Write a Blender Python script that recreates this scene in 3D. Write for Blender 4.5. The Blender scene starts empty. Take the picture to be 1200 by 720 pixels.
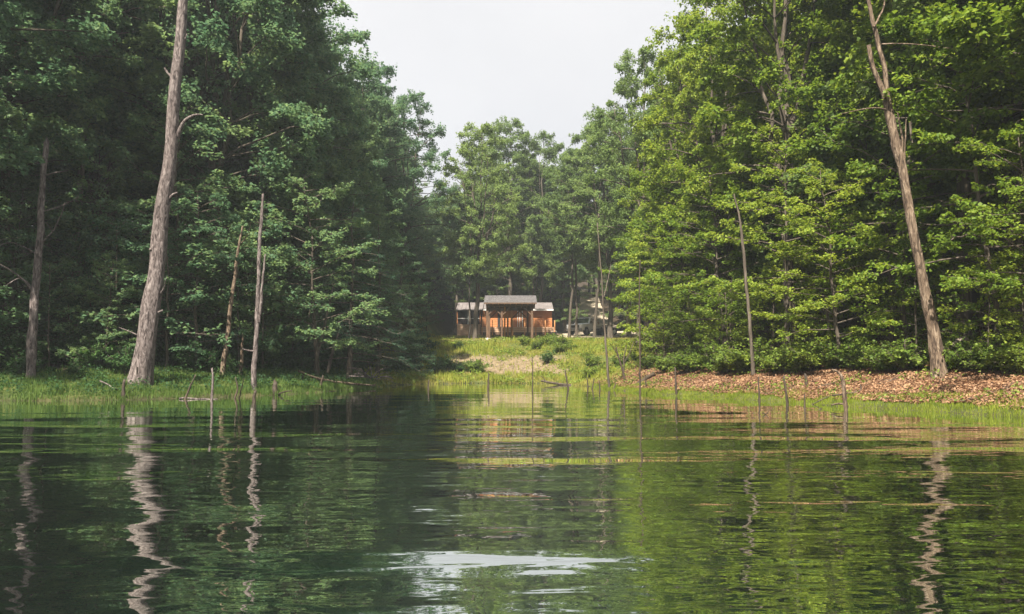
import bpy, math, random
import numpy as np
from mathutils import Vector, Matrix

# ------------------------------------------------------------------ camera
W, H, F = 1200.0, 720.0, 942.0           # photograph size and focal length in its pixels
EYE, HORIZON = 1.10, 428.0               # eye height above the pond, horizon row
PITCH = math.atan((HORIZON - H / 2) / F)
scene = bpy.context.scene
COL = scene.collection
cam_data = bpy.data.cameras.new("camera")
cam_data.sensor_width = 36.0
cam_data.lens = F / W * 36.0
cam_data.clip_start, cam_data.clip_end = 0.05, 3000.0
cam = bpy.data.objects.new("camera", cam_data)
COL.objects.link(cam)
cam.location = (0, 0, EYE)
cam.rotation_euler = (math.radians(90) + PITCH, 0, 0)
scene.camera = cam

# ------------------------------------------------------------------ light
SUN_EL, SUN_AZ = math.radians(52), math.radians(-158)     # azimuth from +Y, negative = left
to_sun = Vector((math.sin(SUN_AZ) * math.cos(SUN_EL), math.cos(SUN_AZ) * math.cos(SUN_EL), math.sin(SUN_EL)))
sun_data = bpy.data.lights.new("sun", 'SUN')
sun_data.energy = 5.0
sun_data.angle = math.radians(0.8)
sun_data.color = (1.0, 0.93, 0.80)
sun = bpy.data.objects.new("sun", sun_data)
COL.objects.link(sun)
sun.rotation_euler = to_sun.to_track_quat('Z', 'Y').to_euler()
sun.location = (-40, -20, 60)

world = bpy.data.worlds.new("World")
scene.world = world
world.use_nodes = True
wn, wl = world.node_tree.nodes, world.node_tree.links
wn.clear()
w_out = wn.new('ShaderNodeOutputWorld')
w_bg = wn.new('ShaderNodeBackground')
w_bg.inputs['Strength'].default_value = 0.1
w_sky = wn.new('ShaderNodeTexSky')
w_sky.sky_type = 'NISHITA'
w_sky.sun_disc = False
w_sky.sun_elevation = SUN_EL
w_sky.sun_rotation = SUN_AZ
w_sky.dust_density = 4.0
w_mix = wn.new('ShaderNodeMix'); w_mix.data_type = 'RGBA'
w_noise = wn.new('ShaderNodeTexNoise'); w_noise.inputs['Scale'].default_value = 1.6; w_noise.inputs['Detail'].default_value = 4
w_ramp = wn.new('ShaderNodeMapRange')
w_ramp.inputs['From Min'].default_value = 0.3; w_ramp.inputs['From Max'].default_value = 0.7
w_ramp.inputs['To Min'].default_value = 0.90; w_ramp.inputs['To Max'].default_value = 0.97
wl.new(w_noise.outputs['Fac'], w_ramp.inputs['Value'])
wl.new(w_ramp.outputs['Result'], w_mix.inputs['Factor'])
wl.new(w_sky.outputs['Color'], w_mix.inputs['A'])
w_cl = wn.new('ShaderNodeTexNoise'); w_cl.inputs['Scale'].default_value = 2.4; w_cl.inputs['Detail'].default_value = 5
w_cr = wn.new('ShaderNodeValToRGB'); w_cr.color_ramp.elements[0].position = .35; w_cr.color_ramp.elements[1].position = .65
w_cr.color_ramp.elements[0].color = (2.92, 2.90, 3.0, 1); w_cr.color_ramp.elements[1].color = (3.40, 3.35, 3.38, 1)
wl.new(w_cl.outputs['Fac'], w_cr.inputs['Fac']); wl.new(w_cr.outputs['Color'], w_mix.inputs['B'])      # thin white overcast
wl.new(w_mix.outputs['Result'], w_bg.inputs['Color'])
wl.new(w_bg.outputs['Background'], w_out.inputs['Surface'])

scene.view_settings.view_transform = 'Standard'
scene.view_settings.look = 'None'
scene.view_settings.exposure = 1.5
scene.view_settings.gamma = 1.0
scene.cycles.max_bounces = 8
scene.cycles.diffuse_bounces = 4
scene.cycles.glossy_bounces = 3
scene.cycles.transmission_bounces = 4
scene.cycles.transparent_max_bounces = 8
scene.cycles.caustics_reflective = False
scene.cycles.caustics_refractive = False

# ------------------------------------------------------------------ pixel helpers (where a thing stands, from the photograph)
CP, SP = math.cos(PITCH), math.sin(PITCH)
def ray(px, py):
    a, b = (px - W / 2) / F, (H / 2 - py) / F
    return np.array([a, CP - b * SP, SP + b * CP])
def on_water(px, py):
    r = ray(px, py); t = -EYE / r[2]
    return np.array([0, 0, EYE]) + r * t
def at_depth(px, py, Y):
    r = ray(px, py); t = Y / r[1]
    return np.array([0, 0, EYE]) + r * t
def project(X, Y, Z):
    z = Z - EYE
    dep = Y * CP + z * SP
    return W / 2 + F * X / dep, H / 2 - F * (z * CP - Y * SP) / dep

# ------------------------------------------------------------------ terrain shape
SHORE_PX = [(0, 470), (80, 470), (150, 469), (250, 466), (330, 463), (395, 458.5), (440, 453.5), (490, 450.5), (545, 449.5),
            (600, 449.3), (650, 450), (690, 453), (728, 458), (760, 462), (830, 466), (910, 471), (1000, 477.5), (1100, 483), (1200, 490)]
shore = [tuple(on_water(*p)[:2]) for p in SHORE_PX]
shore = [(-30, -70), (-27, -20), (-24, 6), (-20.5, 21)] + shore + [(11.6, 14), (14.5, 8), (19, -2), (22, -70)]
SH = np.array(shore)
def fnoise(X, Y, s=1.0):
    return (np.sin(X * 1.7 * s + 1.3) * np.cos(Y * 1.3 * s + .4) + .5 * np.sin(X * 3.9 * s + Y * 2.7 * s) + .35 * np.cos(X * 7.1 * s - Y * 6.3 * s + 2)) / 1.85
def shore_dist(X, Y):
    X = np.asarray(X, float); Y = np.asarray(Y, float)
    best = np.full(X.shape, 1e9); inside = np.zeros(X.shape, bool)
    n = len(SH)
    for i in range(n):
        x0, y0 = SH[i]; x1, y1 = SH[(i + 1) % n]
        dx, dy = x1 - x0, y1 - y0
        t = np.clip(((X - x0) * dx + (Y - y0) * dy) / (dx * dx + dy * dy), 0, 1)
        best = np.minimum(best, np.hypot(X - x0 - t * dx, Y - y0 - t * dy))
        c = (y0 > Y) != (y1 > Y)
        with np.errstate(divide='ignore', invalid='ignore'):
            inside ^= c & (X < dx * (Y - y0) / (dy if dy else 1e-9) + x0)
    return np.where(inside, -best, best) + 0.16 * fnoise(X, Y, .9)
def sm(a, b, v):
    t = np.clip((v - a) / (b - a), 0, 1); return t * t * (3 - 2 * t)
def center_w(X, Y):
    lo = np.interp(Y, [40, 50, 85, 130], [-5.5, -6.0, -7.8, -4]); hi = np.interp(Y, [40, 50, 85, 130], [3.5, 5.5, 15, 20])
    return sm(-4, 0, X - lo) * sm(-4, 0, hi - X) * sm(38, 46, Y)
def height(X, Y):
    X = np.asarray(X, float); Y = np.asarray(Y, float)
    d = shore_dist(X, Y)
    k = sm(54, 62, Y); dc = d * (1 - k) + (Y - 49.3) * k
    zc = np.interp(dc, [-60, -4, 0, .3, 3, 4.6, 7, 11, 15, 25, 36, 45, 55, 81, 150, 700], [-4, -1.2, 0, .1, .5, .95, 1.75, 2.6, 3.05, 3.45, 4.2, 4.7, 6.6, 12.6, 22, 60])
    zl = np.interp(d, [-60, -4, 0, .25, 3.2, 8, 20, 50, 100, 700], [-4, -1.2, 0, .12, .72, 1.4, 4, 12, 22, 70])
    zr = np.interp(d, [-60, -4, 0, .25, 2.8, 5, 20, 50, 100, 700], [-4, -1.2, 0, .12, .85, 1.25, 4.5, 13, 24, 70])
    side = sm(-3, 3, X)
    zs = zl * (1 - side) + zr * side
    w = center_w(X, Y)
    z = zc * w + zs * (1 - w)
    amp = np.clip(d / 6, 0, 1) * .09
    return z + amp * fnoise(X, Y, 1.1) + np.clip(d, 0, .5) * .05 * fnoise(X, Y, 4)
def gz(x, y): return float(height(np.array([x]), np.array([y]))[0])
def on_ground(px, py, ymin=10):
    r = ray(px, py)
    Y = np.arange(ymin, 140, .1); t = Y / r[1]
    X = r[0] * t; Z = EYE + r[2] * t
    G = np.maximum(height(X, Y), 0)
    hit = np.where(Z <= G)[0]
    i = hit[0] if len(hit) else len(Y) - 1
    return np.array([X[i], Y[i], G[i]])

# ------------------------------------------------------------------ object helpers
def tag(o, label=None, cat=None, group=None, kind=None):
    if label: o['label'] = label
    if cat: o['category'] = cat
    if group: o['group'] = group
    if kind: o['kind'] = kind
    return o
def empty(name, loc, rz=0.0):
    o = bpy.data.objects.new(name, None); COL.objects.link(o)
    o.empty_display_size = .3
    o.location = loc; o.rotation_euler = (0, 0, rz)
    return o
def link(name, mesh, parent=None, loc=None, rot=None):
    o = bpy.data.objects.new(name, mesh); COL.objects.link(o)
    if parent: o.parent = parent
    if loc is not None: o.location = loc
    if rot is not None: o.rotation_euler = rot
    return o
def np_mesh(name, V, Q, mat, smooth=False, tris=None):
    me = bpy.data.meshes.new(name)
    V = np.asarray(V, np.float32); Q = np.asarray(Q, np.int32).reshape(-1, 4)
    nq = len(Q); nt = 0 if tris is None else len(tris)
    loops = Q.ravel()
    if nt: loops = np.concatenate([loops, np.asarray(tris, np.int32).ravel()])
    me.vertices.add(len(V)); me.vertices.foreach_set('co', V.ravel())
    me.loops.add(len(loops)); me.loops.foreach_set('vertex_index', loops)
    me.polygons.add(nq + nt)
    st = np.concatenate([np.arange(nq) * 4, nq * 4 + np.arange(nt) * 3]).astype(np.int32)
    me.polygons.foreach_set('loop_start', st)
    me.polygons.foreach_set('loop_total', np.concatenate([np.full(nq, 4), np.full(nt, 3)]).astype(np.int32))
    if smooth: me.polygons.foreach_set('use_smooth', np.ones(nq + nt, bool))
    me.update(calc_edges=True); me.validate()
    if mat: me.materials.append(mat)
    return me
class MB:
    """collects boxes, tubes and prisms into one mesh"""
    def __init__(s): s.v, s.f, s.mi = [], [], []; s.mats = []
    def add(s, V, Fs, m=0):
        b = len(s.v); s.v += [tuple(p) for p in V]; s.f += [tuple(b + i for i in f) for f in Fs]; s.mi += [m] * len(Fs); return s
    def box(s, x0, x1, y0, y1, z0, z1, c=0.0, m=0):
        if c:
            # chamfered box: 8-sided outline in x/z kept simple by insetting top and bottom
            V = [(x0 + c, y0 + c, z0), (x1 - c, y0 + c, z0), (x1 - c, y1 - c, z0), (x0 + c, y1 - c, z0),
                 (x0, y0, z0 + c), (x1, y0, z0 + c), (x1, y1, z0 + c), (x0, y1, z0 + c),
                 (x0, y0, z1 - c), (x1, y0, z1 - c), (x1, y1, z1 - c), (x0, y1, z1 - c),
                 (x0 + c, y0 + c, z1), (x1 - c, y0 + c, z1), (x1 - c, y1 - c, z1), (x0 + c, y1 - c, z1)]
            Fs = [(3, 2, 1, 0), (12, 13, 14, 15)]
            for l in (0, 4, 8):
                for k in range(4): Fs.append((l + k, l + (k + 1) % 4, l + 4 + (k + 1) % 4, l + 4 + k))
            return s.add(V, Fs, m)
        V = [(x0, y0, z0), (x1, y0, z0), (x1, y1, z0), (x0, y1, z0), (x0, y0, z1), (x1, y0, z1), (x1, y1, z1), (x0, y1, z1)]
        return s.add(V, [(3, 2, 1, 0), (4, 5, 6, 7), (0, 1, 5, 4), (1, 2, 6, 5), (2, 3, 7, 6), (3, 0, 4, 7)], m)
    def bar(s, p, q, w, h=None, m=0):
        p, q = Vector(p), Vector(q); d = (q - p).normalized(); h = h or w
        up = Vector((0, 0, 1)) if abs(d.z) < .9 else Vector((0, 1, 0))
        a = d.cross(up).normalized() * w / 2; b = a.normalized().cross(d) * h / 2
        V = [p - a - b, p + a - b, p + a + b, p - a + b, q - a - b, q + a - b, q + a + b, q - a + b]
        return s.add(V, [(3, 2, 1, 0), (4, 5, 6, 7), (0, 1, 5, 4), (1, 2, 6, 5), (2, 3, 7, 6), (3, 0, 4, 7)], m)
    def prism_y(s, pts, y0, y1, m=0):
        n = len(pts); V = [(x, y0, z) for x, z in pts] + [(x, y1, z) for x, z in pts]
        Fs = [tuple(range(n)), tuple(range(2 * n - 1, n - 1, -1))] + [(k + 0, k + n, (k + 1) % n + n, (k + 1) % n) for k in range(n)]
        return s.add(V, Fs, m)
    def cyl(s, c, ax, r, L, n=14, m=0):
        c, ax = Vector(c), Vector(ax).normalized(); up = Vector((0, 0, 1)) if abs(ax.z) < .9 else Vector((1, 0, 0))
        a = ax.cross(up).normalized(); b = ax.cross(a)
        V = []
        for e in (-L / 2, L / 2):
            for k in range(n):
                t = 2 * math.pi * k / n; V.append(c + ax * e + a * math.cos(t) * r + b * math.sin(t) * r)
        return s.add(V, [tuple(range(n)), tuple(range(2 * n - 1, n - 1, -1))] + [(k, k + n, (k + 1) % n + n, (k + 1) % n) for k in range(n)], m)
    def build(s, name, mat, parent=None, smooth=False):
        me = bpy.data.meshes.new(name)
        me.from_pydata([tuple(v) for v in s.v], [], s.f)
        import bmesh
        bm = bmesh.new(); bm.from_mesh(me); bmesh.ops.recalc_face_normals(bm, faces=bm.faces); bm.to_mesh(me); bm.free()
        for mm in (mat if isinstance(mat, (list, tuple)) else [mat]): me.materials.append(mm)
        if isinstance(mat, (list, tuple)): me.polygons.foreach_set('material_index', s.mi)
        if smooth: me.polygons.foreach_set('use_smooth', [True] * len(me.polygons))
        return link(name, me, parent)
def tube(pts, rad, k=8, rng=None, rough=0.0, cap=True):
    pts = np.asarray(pts, float); n = len(pts); rad = np.asarray(rad, float)
    tan = np.gradient(pts, axis=0); tan /= np.linalg.norm(tan, axis=1)[:, None] + 1e-9
    ref = np.array([1.0, .13, .07]) if abs(tan[0][0]) < .8 else np.array([.1, 1.0, .05])
    a = np.cross(tan, ref); a /= np.linalg.norm(a, axis=1)[:, None]; b = np.cross(tan, a)
    th = np.arange(k) * 2 * np.pi / k
    ring = (np.cos(th)[None, :, None] * a[:, None, :] + np.sin(th)[None, :, None] * b[:, None, :])
    R = rad[:, None, None] * np.ones((n, k, 1))
    if rng is not None and rough:
        # lumps follow the length of the trunk, not the spacing of its rings
        sl = np.concatenate([[0], np.cumsum(np.linalg.norm(np.diff(pts, axis=0), axis=1))]) / max(rad.max() * 2.2, 1e-6)
        g = rng.standard_normal((int(sl[-1]) + 3, k)); i0 = sl.astype(int); f_ = (sl - i0)[:, None]; f_ = f_ * f_ * (3 - 2 * f_)
        R = R * (1 + rough * 1.5 * (g[i0] * (1 - f_) + g[i0 + 1] * f_)[:, :, None])
    V = (pts[:, None, :] + ring * R).reshape(-1, 3)
    i = np.arange(n - 1)[:, None] * k; j = np.arange(k)[None, :]
    Q = np.stack([i + j, i + (j + 1) % k, i + k + (j + 1) % k, i + k + j], -1).reshape(-1, 4)
    if cap:
        V = np.vstack([V, pts[-1:]]); c = len(V) - 1; l = (n - 1) * k
        Q = np.vstack([Q, np.array([[l + q, l + (q + 1) % k, c, c] for q in range(k)])])
    return V, Q
def fix_quads(V, Q):
    """cap quads with a doubled corner become triangles"""
    d = Q[:, 2] == Q[:, 3]
    return Q[~d], Q[d][:, :3]
class TB:
    def __init__(s): s.V, s.Q, s.n = [], [], 0
    def add(s, V, Q): s.V.append(V); s.Q.append(Q + s.n); s.n += len(V); return s
    def mesh(s, name, mat, smooth=True):
        Q, T = fix_quads(None, np.vstack(s.Q)); return np_mesh(name, np.vstack(s.V), Q, mat, smooth, T if len(T) else None)

# ------------------------------------------------------------------ materials
def mat(name):
    m = bpy.data.materials.new(name); m.use_nodes = True
    nt = m.node_tree; nt.nodes.clear()
    out = nt.nodes.new('ShaderNodeOutputMaterial')
    return m, nt, nt.nodes, nt.links, out
def ramp(N, stops):
    r = N.new('ShaderNodeValToRGB'); e = r.color_ramp.elements
    e[0].position, e[0].color = stops[0][0], (*stops[0][1], 1); e[1].position, e[1].color = stops[-1][0], (*stops[-1][1], 1)
    for p, c in stops[1:-1]:
        x = e.new(p); x.color = (*c, 1)
    return r
def leaf_mat(name, dark, mid, light, trans=.35, clump=.35, gloss=.03):
    m, nt, N, L, out = mat(name)
    geo = N.new('ShaderNodeNewGeometry'); oi = N.new('ShaderNodeObjectInfo'); tc = N.new('ShaderNodeTexCoord')
    nz = N.new('ShaderNodeTexNoise'); nz.inputs['Scale'].default_value = clump; nz.inputs['Detail'].default_value = 1.0
    L.new(tc.outputs['Object'], nz.inputs['Vector'])
    a = N.new('ShaderNodeMath'); a.operation = 'MULTIPLY_ADD'; a.inputs[1].default_value = .55
    L.new(geo.outputs['Random Per Island'], a.inputs[0])
    b = N.new('ShaderNodeMath'); b.operation = 'MULTIPLY_ADD'; b.inputs[1].default_value = .5; b.inputs[2].default_value = -.13
    L.new(oi.outputs['Random'], b.inputs[0])
    c = N.new('ShaderNodeMath'); c.operation = 'MULTIPLY_ADD'; c.inputs[1].default_value = .7
    L.new(nz.outputs['Fac'], c.inputs[0]); L.new(b.outputs[0], c.inputs[2])
    d = N.new('ShaderNodeMath'); d.operation = 'SUBTRACT'; d.inputs[1].default_value = .15
    L.new(c.outputs[0], d.inputs[0]); L.new(d.outputs[0], a.inputs[2])
    r = ramp(N, [(0.1, dark), (.5, mid), (.95, light)]); L.new(a.outputs[0], r.inputs['Fac'])
    p = N.new('ShaderNodeBsdfPrincipled'); p.inputs['Roughness'].default_value = .55
    p.inputs['Specular IOR Level'].default_value = gloss * 6
    L.new(r.outputs['Color'], p.inputs['Base Color'])
    t = N.new('ShaderNodeBsdfTranslucent')
    hs = N.new('ShaderNodeHueSaturation'); hs.inputs['Hue'].default_value = .485; hs.inputs['Value'].default_value = 1.35; hs.inputs['Saturation'].default_value = 1.05
    L.new(r.outputs['Color'], hs.inputs['Color']); L.new(hs.outputs['Color'], t.inputs['Color'])
    mx = N.new('ShaderNodeMixShader'); mx.inputs[0].default_value = trans
    L.new(p.outputs[0], mx.inputs[1]); L.new(t.outputs[0], mx.inputs[2]); L.new(mx.outputs[0], out.inputs['Surface'])
    return m
def surf_mat(name, stops, scale=(1, 1, 1), nscale=4.0, detail=6, rough=.8, bump=.0, bumpd=.02, metallic=0.0, dist=0.0, spec=.3, coords='Object'):
    m, nt, N, L, out = mat(name)
    tc = N.new('ShaderNodeTexCoord'); mp = N.new('ShaderNodeMapping'); mp.inputs['Scale'].default_value = scale
    L.new(tc.outputs[coords], mp.inputs['Vector'])
    nz = N.new('ShaderNodeTexNoise'); nz.inputs['Scale'].default_value = nscale; nz.inputs['Detail'].default_value = detail
    nz.inputs['Roughness'].default_value = .62; nz.inputs['Distortion'].default_value = dist
    L.new(mp.outputs[0], nz.inputs['Vector'])
    r = ramp(N, stops); L.new(nz.outputs['Fac'], r.inputs['Fac'])
    p = N.new('ShaderNodeBsdfPrincipled'); p.inputs['Roughness'].default_value = rough; p.inputs['Metallic'].default_value = metallic
    p.inputs['Specular IOR Level'].default_value = spec
    L.new(r.outputs['Color'], p.inputs['Base Color'])
    if bump:
        b = N.new('ShaderNodeBump'); b.inputs['Strength'].default_value = bump; b.inputs['Distance'].default_value = bumpd
        L.new(nz.outputs['Fac'], b.inputs['Height']); L.new(b.outputs[0], p.inputs['Normal'])
    L.new(p.outputs[0], out.inputs['Surface'])
    return m
M = {}
M['leaf_right'] = leaf_mat('leaves_bright', (.055, .105, .015), (.13, .21, .028), (.27, .34, .05), .45)
M['leaf_mid'] = leaf_mat('leaves_green', (.065, .115, .040), (.125, .195, .062), (.21, .29, .085), .46)
M['leaf_left'] = leaf_mat('leaves_shaded', (.054, .115, .066), (.102, .190, .092), (.19, .275, .105), .48)  # darker, bluer tone keeps the left woods' shade in the leaf colour
M['needle'] = leaf_mat('needles_dark', (.03, .08, .052), (.055, .12, .072), (.09, .165, .08), .36)
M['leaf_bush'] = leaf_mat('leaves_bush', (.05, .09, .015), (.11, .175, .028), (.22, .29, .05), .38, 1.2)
M['leaf_bush_left'] = leaf_mat('leaves_bush_shaded', (.025, .065, .024), (.045, .105, .034), (.09, .17, .045), .35, 1.2)  # darker copy of the bush leaves, left bank shade put into the colour
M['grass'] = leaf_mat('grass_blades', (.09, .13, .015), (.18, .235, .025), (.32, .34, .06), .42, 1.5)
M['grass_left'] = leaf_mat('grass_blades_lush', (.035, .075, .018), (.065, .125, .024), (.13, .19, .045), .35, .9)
M['grass_dry'] = leaf_mat('grass_blades_dry', (.12, .145, .02), (.25, .245, .045), (.38, .33, .11), .3, .7)
M['litter'] = leaf_mat('fallen_leaves', (.075, .038, .022), (.22, .118, .066), (.42, .27, .155), .12, 1.5)
M['litter_dark'] = leaf_mat('forest_floor_leaves', (.06, .04, .02), (.13, .08, .045), (.24, .15, .09), .12, 1.5)
M['bark'] = surf_mat('bark_brown', [(.3, (.035, .028, .022)), (.55, (.10, .08, .062)), (.75, (.18, .15, .12))], (1, 1, .16), 9, 7, .9, .8, .03)
M['bark_pale'] = surf_mat('bark_pale', [(.3, (.09, .075, .06)), (.55, (.22, .18, .145)), (.75, (.36, .31, .26))], (1, 1, .14), 9, 7, .9, .8, .03)
M['deadwood'] = surf_mat('weathered_wood', [(.36, (.025, .018, .017)), (.45, (.10, .078, .074)), (.55, (.18, .148, .14)), (.70, (.31, .265, .25))], (1, 1, .28), 15, 9, .85, 1.0, .06, dist=.8)
M['deadwood_tan'] = surf_mat('peeling_wood', [(.36, (.025, .017, .012)), (.45, (.10, .068, .047)), (.56, (.20, .145, .10)), (.70, (.38, .30, .23))], (1, 1, .22), 14, 9, .85, 1.0, .06, dist=.8)
M['wetwood'] = surf_mat('wet_dark_wood', [(.3, (.02, .016, .012)), (.6, (.07, .05, .035)), (.8, (.14, .10, .07))], (1, 1, .2), 10, 6, .6, .6, .02)

# ------------------------------------------------------------------ ground
def axis(a, b, step, far, grow=1.22):
    v = list(np.arange(a, b + 1e-6, step)); s = step
    while v[-1] < far[1]: s = min(s * grow, 60); v.append(v[-1] + s)
    s = step
    while v[0] > far[0]: s = min(s * grow, 60); v.insert(0, v[0] - s)
    return np.array(v)
gx = axis(-22, 18, .28, (-900, 900)); gy = axis(12, 72, .28, (-300, 1500))
GX, GY = np.meshgrid(gx, gy)
GZ = height(GX, GY); GD = shore_dist(GX, GY); GC = center_w(GX, GY)
nx, ny = len(gx), len(gy)
V = np.stack([GX, GY, GZ], -1).reshape(-1, 3)
i, j = np.meshgrid(np.arange(nx - 1), np.arange(ny - 1)); b0 = (j * nx + i).ravel()
Q = np.stack([b0, b0 + 1, b0 + nx + 1, b0 + nx], -1)
me = np_mesh('ground', V, Q, None, True)
def dirt_mask(X, Y, D):
    face = sm(2.3, 3.4, D) * (1 - sm(6.3, 8.0, D)) * sm(-5.2, -3.6, X) * (1 - sm(3.0, 4.3, X)) * sm(44, 48, Y)
    n = fnoise(X, Y, .55) * .5 + .5
    face = face * sm(.28, .55, n + .15)
    pad = sm(60, 63, Y) * (1 - sm(66, 69, Y)) * sm(-14, -10, X) * (1 - sm(-3.5, 0, X)) * .8
    yard = sm(74, 78, Y) * (1 - sm(98, 104, Y)) * sm(3, 6, X) * (1 - sm(20, 26, X))
    return np.clip(face + pad * (.5 + .5 * n) + yard * .9, 0, 1)
side_r = sm(3.5, 5.5, GX)
litter = side_r * sm(.55, 1.1, GD + .3 * fnoise(GX, GY, 2)) * (1 - GC) * (1 - sm(5, 9, GD))
grassy = np.clip((1 - side_r) * (1 - GC) * (1 - sm(3.6, 5.2, GD)) + GC * (1 - sm(84, 96, GY)) + side_r * (1 - sm(.5, 1.2, GD)), 0, 1) * (.35 + .65 * sm(.0, .4, GD + .15 * fnoise(GX, GY, 3)))
attr = me.color_attributes.new('zones', 'FLOAT_COLOR', 'POINT')
attr.data.foreach_set('color', np.stack([litter, grassy, dirt_mask(GX, GY, GD), np.ones_like(GX)], -1).astype(np.float32).ravel())
m, nt, N, L, out = mat('ground_soil')
at = N.new('ShaderNodeVertexColor'); at.layer_name = 'zones'
sep = N.new('ShaderNodeSeparateColor'); L.new(at.outputs['Color'], sep.inputs[0])
geo = N.new('ShaderNodeNewGeometry')
def nzz(s, d=6):
    q = N.new('ShaderNodeTexNoise'); q.inputs['Scale'].default_value = s; q.inputs['Detail'].default_value = d; q.inputs['Roughness'].default_value = .7
    L.new(geo.outputs['Position'], q.inputs['Vector']); return q
n1, n2 = nzz(3.5), nzz(.6, 5)
base = ramp(N, [(.3, (.02, .016, .011)), (.55, (.05, .036, .024)), (.75, (.10, .07, .045))]); L.new(n1.outputs['Fac'], base.inputs['Fac'])
lit = ramp(N, [(.3, (.06, .035, .022)), (.5, (.17, .10, .065)), (.72, (.32, .22, .15))]); L.new(n1.outputs['Fac'], lit.inputs['Fac'])
gr = ramp(N, [(.3, (.03, .05, .012)), (.5, (.07, .09, .022)), (.7, (.15, .145, .05))]); L.new(n2.outputs['Fac'], gr.inputs['Fac'])
di = ramp(N, [(.3, (.09, .065, .04)), (.5, (.18, .135, .085)), (.72, (.28, .22, .14))]); L.new(n1.outputs['Fac'], di.inputs['Fac'])
prev = base.outputs['Color']
for k, rr in enumerate((lit, gr, di)):
    mx = N.new('ShaderNodeMix'); mx.data_type = 'RGBA'
    L.new(sep.outputs[k], mx.inputs['Factor']); L.new(prev, mx.inputs['A']); L.new(rr.outputs['Color'], mx.inputs['B']); prev = mx.outputs['Result']
p = N.new('ShaderNodeBsdfPrincipled'); p.inputs['Roughness'].default_value = .95; p.inputs['Specular IOR Level'].default_value = .15
bp = N.new('ShaderNodeBump'); bp.inputs['Strength'].default_value = .7; bp.inputs['Distance'].default_value = .08
L.new(n1.outputs['Fac'], bp.inputs['Height']); L.new(bp.outputs[0], p.inputs['Normal'])
L.new(prev, p.inputs['Base Color']); L.new(p.outputs[0], out.inputs['Surface'])
me.materials.append(m)
tag(link('ground', me), kind='structure')

# dirt track from the yard up the hill, draped just above the ground
tr = []
for (x, y, w) in [(6, 79, 2.6), (8.5, 84, 4.4), (10.5, 92, 5), (10.2, 102, 3.0), (11.0, 112, 1.9), (11.9, 122, 1.6), (12.8, 134, 1.5), (14.3, 150, 1.5)]: tr.append((x, y, w))
tr = np.array(tr); ty = np.linspace(79, 150, 60); tx = np.interp(ty, tr[:, 1], tr[:, 0]); tw = np.interp(ty, tr[:, 1], tr[:, 2])
u = np.linspace(-1, 1, 13); TX = tx[:, None] + u[None] * tw[:, None]; TY = ty[:, None] + 0 * u[None]
# the ground's own mesh is coarse out here, so interpolate it as drawn
def mesh_z(X, Y):
    ix = np.clip(np.searchsorted(gx, X) - 1, 0, nx - 2); iy = np.clip(np.searchsorted(gy, Y) - 1, 0, ny - 2)
    fx = (X - gx[ix]) / (gx[ix + 1] - gx[ix]); fy = (Y - gy[iy]) / (gy[iy + 1] - gy[iy])
    return (GZ[iy, ix] * (1 - fx) + GZ[iy, ix + 1] * fx) * (1 - fy) + (GZ[iy + 1, ix] * (1 - fx) + GZ[iy + 1, ix + 1] * fx) * fy
TZ = mesh_z(TX, TY) + .05 - .06 * np.abs(u[None]) ** 6
i, j = np.meshgrid(np.arange(12), np.arange(59)); b0 = (j * 13 + i).ravel()
M['track'] = surf_mat('packed_dirt', [(.3, (.25, .20, .145)), (.5, (.37, .31, .23)), (.7, (.48, .41, .32))], (1, 1, 1), 1.5, 7, .95, .5, .05)
tag(link('dirt_track', np_mesh('dirt_track', np.stack([TX, TY, TZ], -1).reshape(-1, 3), np.stack([b0, b0 + 1, b0 + 14, b0 + 13], -1), M['track'], True)), kind='structure')

# ------------------------------------------------------------------ water
m, nt, N, L, out = mat('pond_water')
geo = N.new('ShaderNodeNewGeometry')
def mapped(sx, sy, s, det, rot=0.0, dist=0.0, rough=.5):
    mp = N.new('ShaderNodeMapping'); mp.inputs['Scale'].default_value = (sx, sy, 1); mp.inputs['Rotation'].default_value = (0, 0, rot)
    mp.inputs['Location'].default_value = (0, 0, 0)
    L.new(geo.outputs['Position'], mp.inputs['Vector'])
    q = N.new('ShaderNodeTexNoise'); q.inputs['Scale'].default_value = s; q.inputs['Detail'].default_value = det
    q.inputs['Distortion'].default_value = dist; q.inputs['Roughness'].default_value = rough
    L.new(mp.outputs[0], q.inputs['Vector']); return q
def mth(op, a, b=None, c=None):
    q = N.new('ShaderNodeMath'); q.operation = op
    for k, v in enumerate((a, b, c)):
        if v is None: continue
        if isinstance(v, (int, float)): q.inputs[k].default_value = v
        else: L.new(v, q.inputs[k])
    return q.outputs[0]
swell = mapped(.20, .80, 1.0, 0.0, .08, .3)
rip = mapped(.8, 2.3, 1.8, 1.5, -.05, .4)
fine = mapped(1.0, 1.8, 7.0, 2.0, .1, .2)
wind = mapped(.25, .5, .5, 2.0)
sepx = N.new('ShaderNodeSeparateXYZ'); L.new(geo.outputs['Position'], sepx.inputs[0])
mr = N.new('ShaderNodeMapRange'); mr.interpolation_type = 'SMOOTHSTEP'
mr.inputs['From Min'].default_value = 8; mr.inputs['From Max'].default_value = 19; mr.inputs['To Min'].default_value = 1; mr.inputs['To Max'].default_value = .15
wob = mth('MULTIPLY_ADD', wind.outputs['Fac'], 9.0, -4.5)
L.new(mth('ADD', sepx.outputs['Y'], wob), mr.inputs['Value'])
h1 = mth('MULTIPLY', swell.outputs['Fac'], .074)
h2 = mth('MULTIPLY_ADD', rip.outputs['Fac'], .0105, h1)
h3 = mth('MULTIPLY_ADD', fine.outputs['Fac'], .0007, h2)
hh = mth('MULTIPLY', h3, mr.outputs['Result'])
bp = N.new('ShaderNodeBump'); bp.inputs['Strength'].default_value = 1.0; bp.inputs['Distance'].default_value = 1.0
L.new(hh, bp.inputs['Height'])
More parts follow.
